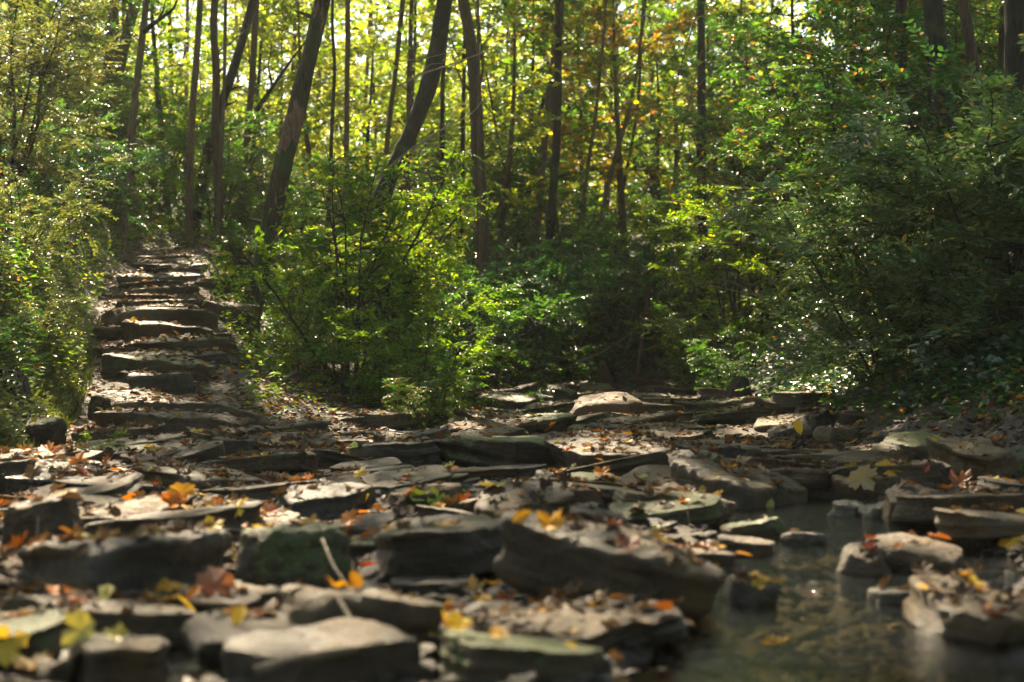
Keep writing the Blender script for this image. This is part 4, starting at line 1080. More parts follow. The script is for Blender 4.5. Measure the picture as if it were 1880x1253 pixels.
shrub_at('low', 195, 8.55, 'small broad leaved plant sprouting at the foot of the steps', 'leaf_lime', 0.30)
shrub_at('low', 300, 7.3, 'thin green sprig growing between creek stones below the steps', 'leaf_green', 0.22)
shrub_at('low', 1845, 7.1, 'small green sprig under the tan boulder at the right edge', 'leaf_green', 0.25)

# shaded thicket on the far slope and bank cover: repeated shrubs
def ring(kind_list, spots, group, label, mats, smin, smax, name='shrub'):
    for i, (px, d) in enumerate(spots):
        shrub_at(kind_list[i % len(kind_list)], px, d, tree_label({'leaf_dark': 'dark green shrub', 'leaf_green': 'green shrub', 'leaf_lime': 'light green shrub', 'leaf_yellow': 'yellow green shrub'}[mats[i % len(mats)]], px, d, label), mats[i % len(mats)], RNG.uniform(smin, smax), group, name)
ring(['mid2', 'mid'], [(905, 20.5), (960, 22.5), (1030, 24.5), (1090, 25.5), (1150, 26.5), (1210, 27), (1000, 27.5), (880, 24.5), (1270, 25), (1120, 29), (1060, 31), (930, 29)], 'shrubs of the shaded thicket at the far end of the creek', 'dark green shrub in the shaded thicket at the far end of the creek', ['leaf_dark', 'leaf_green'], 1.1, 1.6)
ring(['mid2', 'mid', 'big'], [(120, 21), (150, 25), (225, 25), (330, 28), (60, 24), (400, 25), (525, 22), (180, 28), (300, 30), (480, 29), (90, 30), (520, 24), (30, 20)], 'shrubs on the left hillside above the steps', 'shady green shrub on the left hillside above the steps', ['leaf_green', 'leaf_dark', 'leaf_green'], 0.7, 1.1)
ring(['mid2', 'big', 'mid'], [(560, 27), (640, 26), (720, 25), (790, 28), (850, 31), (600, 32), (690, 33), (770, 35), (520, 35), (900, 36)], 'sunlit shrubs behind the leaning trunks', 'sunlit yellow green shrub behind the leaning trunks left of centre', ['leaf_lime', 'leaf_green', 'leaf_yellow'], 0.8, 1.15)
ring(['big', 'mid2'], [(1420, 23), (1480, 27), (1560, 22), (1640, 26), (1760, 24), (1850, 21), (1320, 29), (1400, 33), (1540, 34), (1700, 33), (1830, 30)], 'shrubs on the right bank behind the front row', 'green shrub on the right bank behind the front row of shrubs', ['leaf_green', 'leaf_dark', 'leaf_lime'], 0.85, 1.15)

# ------------------------------------------------------------------ sun gaps: unseen canopy thinned on purpose so sun reaches chosen spots
KX, KY = S.x / S.z, S.y / S.z
def uv(x, y, z): return x - KX * z, y - KY * z
SUNNY = []
def sunny(px, py_or_z, d, r, w=1.0, z=None):
    x = (px - 940) / FPX * d
    zz = CAM_H + (626.5 - py_or_z) / FPX * d if z is None else z
    u, v = uv(x, d, zz); SUNNY.append((u, v, r * (1.3 if d > 10 else 0.95), w))
for a in [(90, 850, 7.8, 0.55), (240, 860, 7.6, 0.45), (520, 960, 5.4, 0.40), (430, 975, 5.2, 0.22), (620, 930, 5.8, 0.30), (380, 1180, 3.3, 0.16), (1000, 930, 5.9, 0.35), (800, 950, 5.4, 0.3),
          (1150, 880, 7.2, 0.55), (1250, 820, 9.0, 0.6), (960, 820, 8.6, 0.5), (1330, 930, 6.0, 0.4), (1430, 980, 5.2, 0.6), (1400, 1040, 4.5, 0.5), (1520, 1000, 5.0, 0.45), (1460, 640, 14.3, 1.1), (1450, 780, 11.5, 0.7), (1130, 770, 13, 0.7), (700, 820, 9.4, 0.5), (1600, 850, 8.2, 0.45),
          (1460, 660, 14.0, 0.85), (1400, 640, 14.6, 0.6), (640, 400, 13.2, 1.0), (560, 360, 13.4, 0.9), (720, 330, 13.6, 0.8), (760, 560, 12.2, 0.75), (800, 430, 13.5, 0.7), (700, 480, 12.8, 0.5), (860, 420, 16, 0.8),
          (60, 550, 11.5, 0.9), (40, 420, 12, 0.9), (130, 640, 10.5, 0.6), (30, 150, 16, 1.2), (80, 60, 17, 1.1), (1290, 420, 18.5, 1.1), (1360, 350, 19, 1.0), (1270, 560, 17.5, 0.8), (1420, 470, 18, 0.6),
          (250, 740, 10.8, 0.45), (300, 600, 14, 0.35), (280, 500, 18.5, 0.55), (330, 440, 22, 0.9), (200, 660, 12.2, 0.3), (300, 560, 15.2, 0.3), (520, 640, 12, 0.5), (620, 720, 11, 0.5), (1540, 520, 13, 0.45), (430, 460, 20, 0.7), (1600, 420, 12, 1.0), (1800, 400, 11, 0.8), (1480, 300, 17, 1.0), (1840, 900, 6.5, 0.3), (1700, 1000, 5.0, 0.25)]:
    sunny(*a)
SUNNY = np.array(SUNNY)
def canopy_density(u, v):
    """1 = closed canopy, 0 = open; broken everywhere by small gaps"""
    q = np.zeros_like(u)
    for a, b, r, w in SUNNY:
        q = np.maximum(q, w * (1 - sstep(0.55, 1.15, np.hypot(u - a, v - b) / r)))
    den = 1 - 0.97 * q
    gaps = sstep(0.12, 0.30, fbm(u * 0.9, v * 0.9, 4.0, 77, 3))
    den = den * (1 - (0.30 + 0.55 * sstep(6, 11, v)) * gaps)
    den = den * (1 - 0.80 * sstep(19, 25, v)) + 0.0
    left = sstep(-2, -5, u) * 0.80 * sstep(9.5, 13, v)
    return np.clip(den * (1 - left), 0.02, 1)

# ------------------------------------------------------------------ trees
def crown_leaves(r, limbs, n, spread, size, gap=True):
    P = []
    per = n // max(len(limbs), 1)
    for L in limbs:
        t = r.uniform(0.25, 1.05, per) * (len(L) - 1)
        k = np.clip(t.astype(int), 0, len(L) - 2)
        q = L[k] + (L[k + 1] - L[k]) * (t - k)[:, None]
        # clumps
        c = r.integers(0, 24, per)
        off = r.normal(0, spread, (24, 3)) * np.array([1, 1, 0.6])
        P.append(q + off[c] + r.normal(0, 0.34, (per, 3)))
    P = np.concatenate(P)
    if gap:
        u, v = uv(P[:, 0], P[:, 1], P[:, 2])
        P = P[r.random(len(P)) < canopy_density(u, v)]  # crown shaped for the light: leaves dropped where they would shade a SUNNY spot
    m = len(P)
    D = unit(r.normal(0, 1, (m, 3)) * np.array([1, 1, 0.5])); N = unit(r.normal(0, 0.55, (m, 3)) + np.array([0, 0, 1]))
    return P, D, N, size * r.uniform(0.7, 1.3, m)

def tree(label, mat, track, d, w_px, leafmat='leaf_lime', height=15, crown=3600, lean_y=0.0, group=None, side=3, bare_patch=None, rcrown=2.6, name='tree', twigs=True, gap=True, basepx=None):
    seed = int(abs(track[0][0] * 7 + d * 13)) + len(label)
    r = np.random.default_rng(seed)
    pts = [P3(px, py, d + lean_y * (626 - py) / 626) for px, py in track]      # top to bottom
    pts = pts[::-1]
    # foot on the ground
    b = pts[0]; dirv = (pts[1] - pts[0]).normalized()
    gz = float(T(b.x, b.y))
    if b.z > gz:
        bx = b.x - dirv.x / max(dirv.z, 0.3) * (b.z - gz) * 0.6
        foot = Vector((bx, b.y, float(T(bx, b.y)) - 0.15))
        if b.z - gz > 0.4: pts.insert(0, foot)
        else: pts[0] = foot
    else:
        pts = [p for p in pts if p.z > float(T(p.x, p.y)) + 0.2] or pts[-2:]
        pts.insert(0, Vector((pts[0].x, pts[0].y, float(T(pts[0].x, pts[0].y)) - 0.15)))
    # on upwards, out of the picture
    up = (pts[-1] - pts[-2]).normalized(); p = pts[-1]; z0 = pts[0].z
    nvis = len(pts)
    while p.z < z0 + height:
        up = (up * 0.8 + Vector((r.normal(0, 0.07), r.normal(0, 0.07) , 0.28))).normalized()
        p = p + up * 1.3; pts.append(p)
    A = np.array([q[:] for q in pts])
    L = np.r_[0, np.cumsum(np.linalg.norm(np.diff(A, axis=0), axis=1))]
    m = max(24, int(L[-1] / 0.28)); tt = np.linspace(0, L[-1], m)
    from_np = np.stack([np.interp(tt, L, A[:, i]) for i in range(3)], -1)
    for _ in range(3): from_np[1:-1] = (from_np[:-2] + 2 * from_np[1:-1] + from_np[2:]) / 4
    from_np[1:-1] += 0.018 * np.stack([noise3(tt[1:-1] * 0.8 + seed, 0, i, seed) for i in range(3)], -1) * min(1, w_px / 15)
    rb = w_px * d / FPX / 2 * 0.86
    rad = rb * (1 - 0.72 * tt / L[-1]) * (1 + 0.55 * np.exp(-tt / 0.28))
    base = Vector(from_np[0])
    t = thing(name, label, 'tree', base, group=group)
    tb = Tubes(); tb.add(from_np - from_np[0], rad, 14 if w_px > 16 else 8, wob=0.17, seed=seed)
    trunk = link('trunk', tb.mesh('trunk'), mat, t)
    if bare_patch:
        zt, zb_ = [CAM_H + (626.5 - q) / FPX * d - base.z for q in bare_patch]
        trunk.data.materials[0] = wound_bark(zb_, zt)
    if w_px > 15:
        for i in range(4):                                   # broken stubs
            k = int(r.uniform(0.08, 0.5) * m); a = r.uniform(0, 6.28)
            q = Plant(seed + 70 + i).path(from_np[k], (math.cos(a), math.sin(a), r.uniform(0.2, 0.8)), rad[k] + r.uniform(0.08, 0.35), 4, 0.15)
            bt = Tubes(); bt.add(q - from_np[0], np.linspace(rad[k] * 0.42, rad[k] * 0.12, 5), 6, wob=0.2, seed=i)
            link('branch_stub', bt.mesh('branch_stub'), mat, t)
    # side boughs in view
    for i in range(side):
        k = int(r.uniform(0.22, 0.6) * m); p0 = from_np[k]; a = r.uniform(0, 6.28)
        q = Plant(seed + i).path(p0, (math.cos(a), math.sin(a) * 0.6, r.uniform(0.3, 1.0)), r.uniform(0.8, 2.0), 8, 0.25, 0.2)
        bt = Tubes(); bt.add(q - from_np[0], np.linspace(rad[k] * 0.30, rad[k] * 0.05, 9), 5)
        for _ in range(3):
            kk = int(r.integers(3, 8)); q2 = Plant(seed + 9 + _).path(q[kk], q[kk] - q[kk - 1] + r.normal(0, 0.14, 3), r.uniform(0.3, 0.8), 5, 0.25, 0.1)
            bt.add(q2 - from_np[0], np.linspace(rad[k] * 0.10, rad[k] * 0.03, 6), 4)
        link('branch', bt.mesh('branch'), mat, t)
    # limbs and crown
    limbs = []
    lt = Tubes()
    for i in range(8):
        k = int(r.uniform(0.55, 0.97) * m); p0 = from_np[k]; a = i * 2.4 + r.uniform(-0.4, 0.4)
        q = Plant(seed + 50 + i).path(p0, (math.cos(a), math.sin(a), r.uniform(0.25, 0.9)), rcrown * r.uniform(0.9, 1.6), 7, 0.2, 0.15)
        limbs.append(q); lt.add(q - from_np[0], np.linspace(rad[k] * 0.5, 0.012, 8), 5)
    tag(link('limbs', lt.mesh('limbs'), mat, t), kind='stuff')
    P, D, N, Lf = crown_leaves(r, limbs, crown, rcrown * 0.36, 0.17, gap)
    if len(P) > 3:
        tag(link('crown', leaf_mesh('crown', P - from_np[0], D, N, Lf, 0.75, KITE, r), M[leafmat], t), kind='stuff')
    return t

bd, bb, bl, bm = M['bark_dark'], M['bark_brown'], M['bark_light'], M['bark_mossy']
tree('leaning mossy trunk with a bare reddish wound beside the steps', bm, [(600, -20), (583, 60), (560, 140), (536, 230), (516, 310), (498, 400), (478, 490), (466, 535)], 17.0, 44, height=13, crown=5200, bare_patch=(185, 300), rcrown=3.2, side=1)
tree('thick dark trunk curving over to the left, left of centre', bd, [(818, -20), (808, 80), (790, 160), (768, 220), (742, 275), (712, 330)], 22.0, 44, height=15, crown=5200, rcrown=3.2, side=1)
tree('thick brown trunk with a dark bent top at centre left', bb, [(845, -30), (862, 50), (872, 120), (876, 220), (880, 330), (884, 400)], 23.5, 34, height=15, crown=4600, rcrown=3.0)
tree('slim pale trunk standing right against the thick brown trunk', bl, [(878, -20), (878, 120), (880, 250), (882, 400)], 22.8, 10, height=11, crown=1500, side=1)
tree('pale brown trunk leaning right at centre, next to a dark straight one', bl, [(1027, -20), (1012, 150), (996, 300), (980, 450)], 27.0, 19, height=14, crown=3600)
tree('straight dark trunk at centre crossing the pale brown one', bd, [(1030, -20), (1026, 120), (1020, 280), (1010, 440), (1007, 500)], 26.0, 22, height=15, crown=4200)
tree('straight dark trunk above the tall sunlit shrub, right of centre', bd, [(1289, -20), (1287, 120), (1288, 300), (1291, 560)], 24.0, 23, height=15, crown=4200)
tree('dark straight trunk against the sky gap at upper right', bd, [(1655, -20), (1655, 90), (1656, 190)], 16.0, 26, height=15, crown=3800)
tree('thickest dark trunk at upper right, left of the brown leaning one', bd, [(1706, -20), (1716, 80), (1730, 160), (1740, 230)], 14.2, 44, height=15, crown=4800, rcrown=3.0)
tree('brown trunk leaning left at upper right', bb, [(1762, -20), (1775, 60), (1792, 150), (1808, 260)], 13.6, 29, height=14, crown=3800)
tree('ivy hung dark trunk at the right edge', bd, [(1868, -20), (1866, 150), (1872, 300), (1876, 420)], 12.0, 50, height=14, crown=4600, rcrown=3.0)
tree('very thin dark trunk between the two dark trunks at upper right', bd, [(1704, 0), (1707, 120), (1708, 235)], 15.5, 9, height=9, crown=800, side=0)
tree('broad pale trunk high on the left hillside, leftmost of a clump', bb, [(205, -20), (204, 50), (203, 115)], 25.0, 36, height=14, crown=3800)
tree('pale trunk leaning right in the clump on the left hillside', bb, [(256, -20), (240, 40), (222, 100)], 25.6, 28, height=14, crown=3000)
tree('slim mottled trunk on the left slope reaching down among shrubs', bl, [(272, -20), (262, 60), (252, 150), (244, 230), (236, 290)], 21.5, 18, height=13, crown=2600)
tree('smooth pale trunk left of the wavy trunk on the left hillside', bl, [(368, -20), (364, 80), (353, 200), (348, 315)], 23.0, 16, height=13, crown=2600)
tree('wavy brown trunk on the left hillside', bb, [(397, -20), (391, 70), (401, 140), (391, 210), (400, 270), (402, 335)], 23.6, 19, height=14, crown=3000)
tree('thin brown trunk close right of the wavy trunk', bl, [(415, -20), (413, 100), (410, 220), (402, 340)], 23.0, 9, height=11, crown=900, side=1)
tree('dark trunk leaning right behind the wavy trunk', bd, [(468, -20), (446, 70), (424, 140), (402, 200), (388, 245)], 25.0, 23, height=14, crown=3000)
tree('straight brown trunk right of the dark leaning one on the left hillside', bb, [(474, -20), (466, 90), (458, 190), (450, 285)], 25.5, 17, height=14, crown=3000)
tree('thin dark wavy trunk between the mossy leaning trunk and a straight one', bd, [(614, -20), (607, 60), (619, 100), (612, 180), (609, 245)], 26.0, 11, height=12, crown=1200, side=1)
tree('straight pale trunk right of the thin dark wavy one', bl, [(640, -20), (638, 110), (637, 245)], 26.5, 15, height=14, crown=2400)
tree('slender brown trunk left of the thick dark curving one', bb, [(742, -20), (730, 90), (718, 190), (710, 275)], 27.0, 14, height=13, crown=2000)
tree('second slender brown trunk close left of the thick dark curving one', bb, [(756, -20), (752, 110), (750, 245)], 29.0, 15, height=13, crown=2000)
tree('dark trunk half hidden below the thick dark curving one', bd, [(815, 80), (812, 200), (812, 320)], 29.0, 13, height=12, crown=1600, side=1)
tree('short looking dark trunk left of the thick brown trunk', bd, [(852, 150), (850, 240), (848, 340)], 28.0, 12, height=12, crown=1400, side=1)
tree('crooked black sapling forking in front of sunlit leaves at centre', bd, [(902, 180), (912, 250), (930, 320), (946, 385)], 27.5, 9, height=7, crown=500, side=2)
tree('dark slim trunk leaning right behind the crooked black sapling', bd, [(1004, 160), (990, 220), (965, 290), (958, 330)], 31.0, 12, height=12, crown=1400)
tree('thin pale trunk leaning right, right of the dark straight trunk', bl, [(1100, 150), (1088, 250), (1070, 370), (1055, 500)], 27.0, 11, height=11, crown=1200)
tree('thin pale trunk leaning strongly right under the orange maple', bl, [(1176, 110), (1150, 220), (1122, 310), (1102, 400), (1086, 505)], 26.0, 12, height=10, crown=1200)
tree('dark thin trunk behind the strongly leaning pale trunk', bd, [(1172, 200), (1158, 280), (1140, 360), (1130, 450)], 30.0, 9, height=10, crown=900)
tree('bare pinkish sapling stem at the right side of the shaded thicket', bl, [(1228, 380), (1212, 450), (1196, 520), (1186, 560)], 23.5, 8, height=5, crown=300, side=1)
# slim background trunks
BT = [(112, 33), (318, 34), (342, 38), (532, 33), (556, 40), (668, 35), (690, 40), (925, 38), (960, 41), (1135, 39), (1205, 37), (1340, 40), (1395, 37), (1505, 36), (1580, 39), (1690, 40), (1830, 32), (440, 41), (620, 43), (880, 45), (1000, 46), (1300, 46), (1640, 45)]
for px_, d_ in BT:
    ln = RNG.uniform(-26, 26)
    lb = 'slim trunk among the sunlit woods behind the left hillside' if px_ < 560 else 'slim trunk in the sunlit woods behind the centre' if px_ < 1250 else 'slim trunk in the woods behind the right bank'
    tree(tree_label('slim background trunk', px_, d_, lb), (bb, bl, bd)[int(RNG.integers(3))], [(px_ + ln, -10), (px_ + ln * 0.5, 120), (px_, 260)], d_, RNG.uniform(7, 13), ('leaf_yellow', 'leaf_lime')[int(RNG.integers(2))], 13, 1100, group=lb.replace('slim trunk', 'slim trunks'), side=1, gap=True, rcrown=2.2)

# ------------------------------------------------------------------ understory trees (their crowns fill the upper half)
def understory(seed, h, rad, leaf, nb, ntw, base=0.3, step=0.075):
    p = Plant(seed)
    tr = p.path((0, 0, -0.2), (p.r.normal(0, 0.05), p.r.normal(0, 0.05), 1), h, 12, 0.07, 0.1)
    tt = Tubes(); tt.add(tr, np.linspace(0.012 * h + 0.006, 0.01, 13), 7, wob=0.08, seed=seed)
    for j in range(nb):
        t = base + (1 - base) * (j + p.r.random()) / nb
        k = min(int(t * 12), 11); q = tr[k] + (tr[k + 1] - tr[k]) * p.r.random()
        a = j * 2.4 + p.r.normal(0, 0.3)
        br = p.path(q, (math.cos(a), math.sin(a), p.r.uniform(0.1, 0.6)), rad * p.r.uniform(0.6, 1.1) * (1.2 - 0.65 * (t - base) / (1 - base)), 7, 0.18, -0.1)
        p.twigs.add(br, np.linspace(0.016, 0.005, 8), 4)
        for _ in range(ntw):
            u = p.r.uniform(0.15, 1.0); k2 = min(int(u * 7), 6); pp = br[k2] + (br[k2 + 1] - br[k2]) * p.r.random()
            bd_ = unit(br[k2 + 1] - br[k2]); sd = np.cross(bd_, [0, 0, 1])
            tw = p.path(pp, bd_ * 0.7 + sd * p.r.choice([-1, 1]) * p.r.uniform(0.3, 1) + np.array([0, 0, p.r.normal(0, 0.3)]), p.r.uniform(0.3, 0.75), 4, 0.15, -0.25)
            p.twigs.add(tw, np.linspace(0.005, 0.002, 5), 3)
            p.spray(tw, leaf, step, flat=0.55)
    return dict(trunk=tt.mesh('trunk'), branches=p.twigs.mesh('branches'), crown=p.leaf_mesh('crown', 0.8, KITE))
US = [understory(71, 7.5, 2.0, 0.105, 26, 15, 0.25), understory(72, 9.5, 2.3, 0.110, 30, 15, 0.3), understory(73, 5.5, 1.8, 0.095, 24, 14, 0.15), understory(74, 8.5, 2.5, 0.115, 26, 16, 0.35)]
def put_under(k, px, d, label, mat, sc=1.0, group=None, bark='bark_brown'):
    x = (px - 940) / FPX * d
    t = thing('young_tree', label, 'tree', (x, d, float(T(x, d)) - 0.05), (RNG.normal(0, 0.04), RNG.normal(0, 0.04), RNG.uniform(0, 6.28)), group, (sc,) * 3)
    link('trunk', US[k]['trunk'], M[bark], t)
    tag(link('branches', US[k]['branches'], M[bark], t), kind='stuff')
    tag(link('crown', US[k]['crown'], M[mat], t), kind='stuff')
put_under(3, 1150, 28.5, 'young maple with orange and yellow leaves right of centre', 'leaf_orange', 0.95)
put_under(0, 1075, 31, 'young maple with yellow and orange leaves behind the pale leaning trunks', 'leaf_orange', 0.85)
put_under(1, 905, 27, 'tall yellow leaved young tree right of the thick brown trunk', 'leaf_yellow', 0.8)
put_under(1, 1500, 21.0, 'dense green young tree spreading over the right bank', 'leaf_green', 0.62)
put_under(3, 1570, 17.5, 'green young tree with dark slanting limbs over the right bank', 'leaf_green', 0.62)
put_under(0, 1830, 16.5, 'bright green young tree between the trunks at upper right', 'leaf_green', 0.6)
put_under(2, 40, 26, 'yellow green young tree glittering in the upper left corner', 'leaf_lime', 0.8)
put_under(2, 150, 24, 'green young tree below the pale trunk clump on the left', 'leaf_green', 0.7)
G_LAB = [('young yellow leaved trees in the sunlit woods on the left', 'yellow leaved young tree in the sunlit woods on the left', 'leaf_yellow'),
         ('young yellow green trees in the sunlit woods', 'yellow green young tree in the sunlit woods', 'leaf_lime'),
         ('young green trees in the shadier woods on the right', 'green young tree in the shadier woods on the right', 'leaf_green')]
for px_, d_, g_ in [(90, 27, 1), (160, 31, 0), (230, 33, 0), (310, 29, 1), (380, 31, 0), (450, 30, 1), (520, 31, 0), (590, 30, 0), (665, 31, 0), (730, 32, 1), (800, 33, 0), (860, 34, 1), (20, 30, 1),
                    (120, 40, 0), (210, 42, 1), (300, 40, 0), (390, 42, 0), (480, 40, 0), (570, 42, 0), (660, 41, 0), (750, 42, 0), (840, 43, 1), (930, 40, 1), (1000, 34, 1), (1030, 42, 1), (1110, 40, 1), (1200, 41, 0), (1290, 40, 1),
                    (960, 30, 2), (1020, 30, 2), (1080, 27, 2), (1210, 30, 2), (1250, 33, 1), (1320, 31, 2), (1380, 26, 2), (1390, 38, 1), (1470, 32, 2), (1480, 42, 1), (1560, 30, 2), (1640, 36, 2), (1720, 30, 2), (1790, 34, 1), (1860, 28, 2), (1880, 40, 1), (1500, 24, 2), (1620, 22, 2)]:
    gl_, lb_, mt_ = G_LAB[g_]
    put_under(int(RNG.integers(4)), px_, d_, tree_label({'leaf_yellow': 'yellow leaved young tree', 'leaf_lime': 'yellow green young tree', 'leaf_green': 'green young tree'}[mt_], px_, d_, lb_), mt_, RNG.uniform(0.70, 0.88) if d_ < 36 else RNG.uniform(1.0, 1.3), gl_, ('bark_brown', 'bark_dark')[int(RNG.integers(2))])

# far wood that reads as one mass
def far_wood():
    r = np.random.default_rng(5)
    n = 120000
    y = r.uniform(48, 75, n); x = r.uniform(-0.46, 0.46, n) * y
    c = r.integers(0, 700, n)
    cy_ = r.uniform(48, 78, 700); cx_ = r.uniform(-0.46, 0.46, 700) * cy_; cz_ = 11 * r.random(700) ** 1.4
    P = np.stack([cx_[c], cy_[c], T(cx_, cy_)[c] + cz_[c]], -1) + r.normal(0, 1, (n, 3)) * np.array([1.5, 1.5, 1.0])
    D = unit(r.normal(0, 1, (n, 3))); N = unit(r.normal(0, 0.7, (n, 3)) + np.array([0, 0, 1]))
    qx, qy = 940 + cx_ / cy_ * FPX, 626.5 - (T(cx_, cy_) + cz_ - CAM_H) / cy_ * FPX
    open_ = np.zeros(700, bool)
    for gx_, gy_, gr_ in ((1600, 120, 80), (1720, 150, 60), (1500, 60, 50), (385, 100, 75), (110, 60, 70), (1240, 30, 80), (740, 60, 40), (500, 90, 45), (900, 30, 45)):
        open_ |= np.hypot(qx - gx_, qy - gy_) < gr_ + 25      # places where the wood is thin and sky shows
    m = ~open_[c]; P, D, N = P[m], D[m], N[m]; n = len(P)
    o = link('distant_woods', leaf_mesh('distant_woods', P, D, N, 0.30 * r.uniform(0.6, 1.3, n), 0.8, KITE, r), M['leaf_yellow'])
    tag(o, 'far sunlit yellow green woods filling the gaps between trees', 'woods', kind='stuff')
far_wood()

def woods_around():
    # the forest goes on behind and beside the viewer
    r = np.random.default_rng(15)
    K = 900
    a = r.uniform(R(28), R(332), K); rad = r.uniform(11, 26, K)
    cx_, cy_, cz_ = np.sin(a) * rad, np.cos(a) * rad + 3, r.uniform(0.3, 15, K)
    hid = (np.abs(cx_) < 0.42 * np.maximum(cy_, 0) + 3.0) & (cy_ > 0)
    cx_, cy_, cz_ = cx_[~hid], cy_[~hid], cz_[~hid]; K = len(cx_)
    n = 42000; c = r.integers(0, K, n)
    P = np.stack([cx_[c], cy_[c], T(cx_, cy_)[c] + cz_[c]], -1) + r.normal(0, 1, (n, 3)) * np.array([1.1, 1.1, 0.8])
    u, v = uv(P[:, 0], P[:, 1], P[:, 2]); P = P[r.random(n) < canopy_density(u, v) + 0.1]; n = len(P)
    D = unit(r.normal(0, 1, (n, 3))); N = unit(r.normal(0, 0.7, (n, 3)) + np.array([0, 0, 1]))
    o = link('woods_behind', leaf_mesh('woods_behind', P, D, N, 0.30 * r.uniform(0.6, 1.3, n), 0.8, KITE, r), M['leaf_green'])
    tag(o, 'green woods that close in the creek on the sides and behind the viewer', 'woods', kind='stuff')
woods_around()

# ------------------------------------------------------------------ ground cover
def cover(name, label, n, where, leaf, ratio, mat, hmax, shape=OVAL, dmin=8, dmax=34, seed=1, cat='ground cover', upness=1.0, power=1.0, pxa=-60, pxb=1940, lean=-0.05):
    r = np.random.default_rng(seed)
    x, y, px = dist_place(n, dmin, dmax, pxa, pxb, power=power, rng=r)
    k = where(x, y, px, r); x, y = x[k], y[k]
    m = len(x)
    z = T(x, y) + r.random(m) ** 1.3 * hmax * (0.5 + 0.7 * (noise3(x * 1.5, y * 1.5, 9, seed) + 0.6))
    a = r.uniform(0, 6.28, m)
    D = np.stack([np.cos(a), np.sin(a), r.normal(0.05, 0.3, m)], -1)
    N = unit(r.normal(0, 0.38, (m, 3)) + np.array([0.0, lean, upness]))
    o = link(name, leaf_mesh(name, np.stack([x, y, z], -1), D, N, leaf * r.uniform(0.55, 1.3, m), ratio, shape, r), M[mat])
    tag(o, label, cat, kind='stuff')
xl_ = lambda y: np.interp(y, YK, XL)
xr_ = lambda y: np.interp(y, YK, XR)
xs_ = lambda y: np.interp(y, STY, STX)
cover('ivy', 'glossy low ivy covering the foot of the right bank', 46000, lambda x, y, px, r: (x > xr_(y) + 0.05) & (px > 1230), 0.062, 0.75, 'leaf_glossy', 0.20, dmin=8, dmax=20, seed=2, pxa=1230, lean=-0.38)
cover('undergrowth', 'green undergrowth covering the left hillside and far slopes', 60000, lambda x, y, px, r: ((x < xs_(y) - 0.75) & (y > 9)) | (y > 26) | ((x < xl_(y) - 1.2) & (x > xs_(y) + 1.0) & (y > 15)), 0.06, 0.55, 'leaf_green', 0.40, dmin=9, dmax=40, seed=3)
cover('weeds', 'small scattered weeds on the bank between the steps and the creek', 26000, lambda x, y, px, r: (x < xl_(y) + 0.1) & (x > xs_(y) + 0.75) & (y > 8.6) & (r.random(len(x)) < 0.5 + 1.0 * noise3(x * 1.3, y * 1.3, 2, 5)), 0.045, 0.55, 'leaf_lime', 0.10, dmin=8.6, dmax=22, seed=4)
cover('bank_weeds', 'sunlit weeds on the grassy bank at the left of the steps', 40000, lambda x, y, px, r: (x < xs_(y) - 0.62) & (y < 14), 0.05, 0.45, 'leaf_pale', 0.22, dmin=8.4, dmax=14, seed=6, pxa=-100, pxb=360, lean=-0.3)
cover('climbing_leaves', 'mixed green leaves under the shrubs at the right creek edge', 12000, lambda x, y, px, r: (x > xr_(y) - 0.15) & (px > 1300), 0.05, 0.55, 'leaf_green', 0.30, dmin=8, dmax=18, seed=8, pxa=1300)

def slope_litter():
    r = np.random.default_rng(44)
    n = 26000
    y = r.uniform(9, 27, n); x = r.uniform(-8, 0.5, n)
    k = (x < xl_(y) + 0.3) & (x > xs_(y) - 1.3) & (r.random(n) < 0.65 + 0.6 * noise3(x * 1.2, y * 1.2, 5, 9)); x, y = x[k], y[k]
    P = surfaces(x, y)[0]; P[:, 2] += 0.008
    m = len(P); a = r.uniform(0, 6.28, m)
    D = np.stack([np.cos(a), np.sin(a), r.normal(0, 0.2, m)], -1); N = unit(r.normal(0, 0.35, (m, 3)) + np.array([0, -0.1, 1]))
    o = link('slope_leaf_litter', leaf_mesh('slope_leaf_litter', P, D, N, 0.075 * r.uniform(0.5, 1.2, m), 0.75, KITE, r, np.clip(r.beta(1.1, 1.4, m), 0, 1)), M['fallen_mix'])
    tag(o, 'yellow and brown leaf litter on the slope around and above the steps', 'leaf litter', kind='stuff')
slope_litter()
cover('step_side_weeds', 'green weeds closing in along both sides and above the stone steps', 16000, lambda x, y, px, r: (((x < xs_(y) - 0.62) & (x > xs_(y) - 1.7)) | ((x > xs_(y) + 0.72) & (x < xs_(y) + 1.5) & (r.random(len(x)) < 0.35)) | (y > 22.3)) & (y > 11), 0.06, 0.55, 'leaf_lime', 0.26, dmin=11, dmax=27, seed=14, pxa=20, pxb=520, lean=-0.2)

def grass():
    r = np.random.default_rng(12)
    x, y, px = dist_place(34000, 8.3, 15, pxa=-80, pxb=460, rng=r)
    k = (x < xs_(y) - 0.55) & (r.random(len(x)) < 0.6 + 0.7 * noise3(x * 2, y * 2, 1, 3)); x, y = x[k], y[k]
    m = len(x)
    N = unit(np.stack([r.normal(0, 1, m), r.normal(-0.5, 0.6, m), np.full(m, 0.2)], -1))
    D = unit(np.stack([r.normal(0.15, 0.35, m), r.normal(-0.1, 0.35, m), np.ones(m)], -1))
    o = link('grass', leaf_mesh('grass', np.stack([x, y, T(x, y) - 0.01], -1), D, N, r.uniform(0.04, 0.13, m), 0.022, KITE, r), M['grass'])
    tag(o, 'tufts of sunlit grass on the bank left of the steps', 'grass', kind='stuff')
grass()

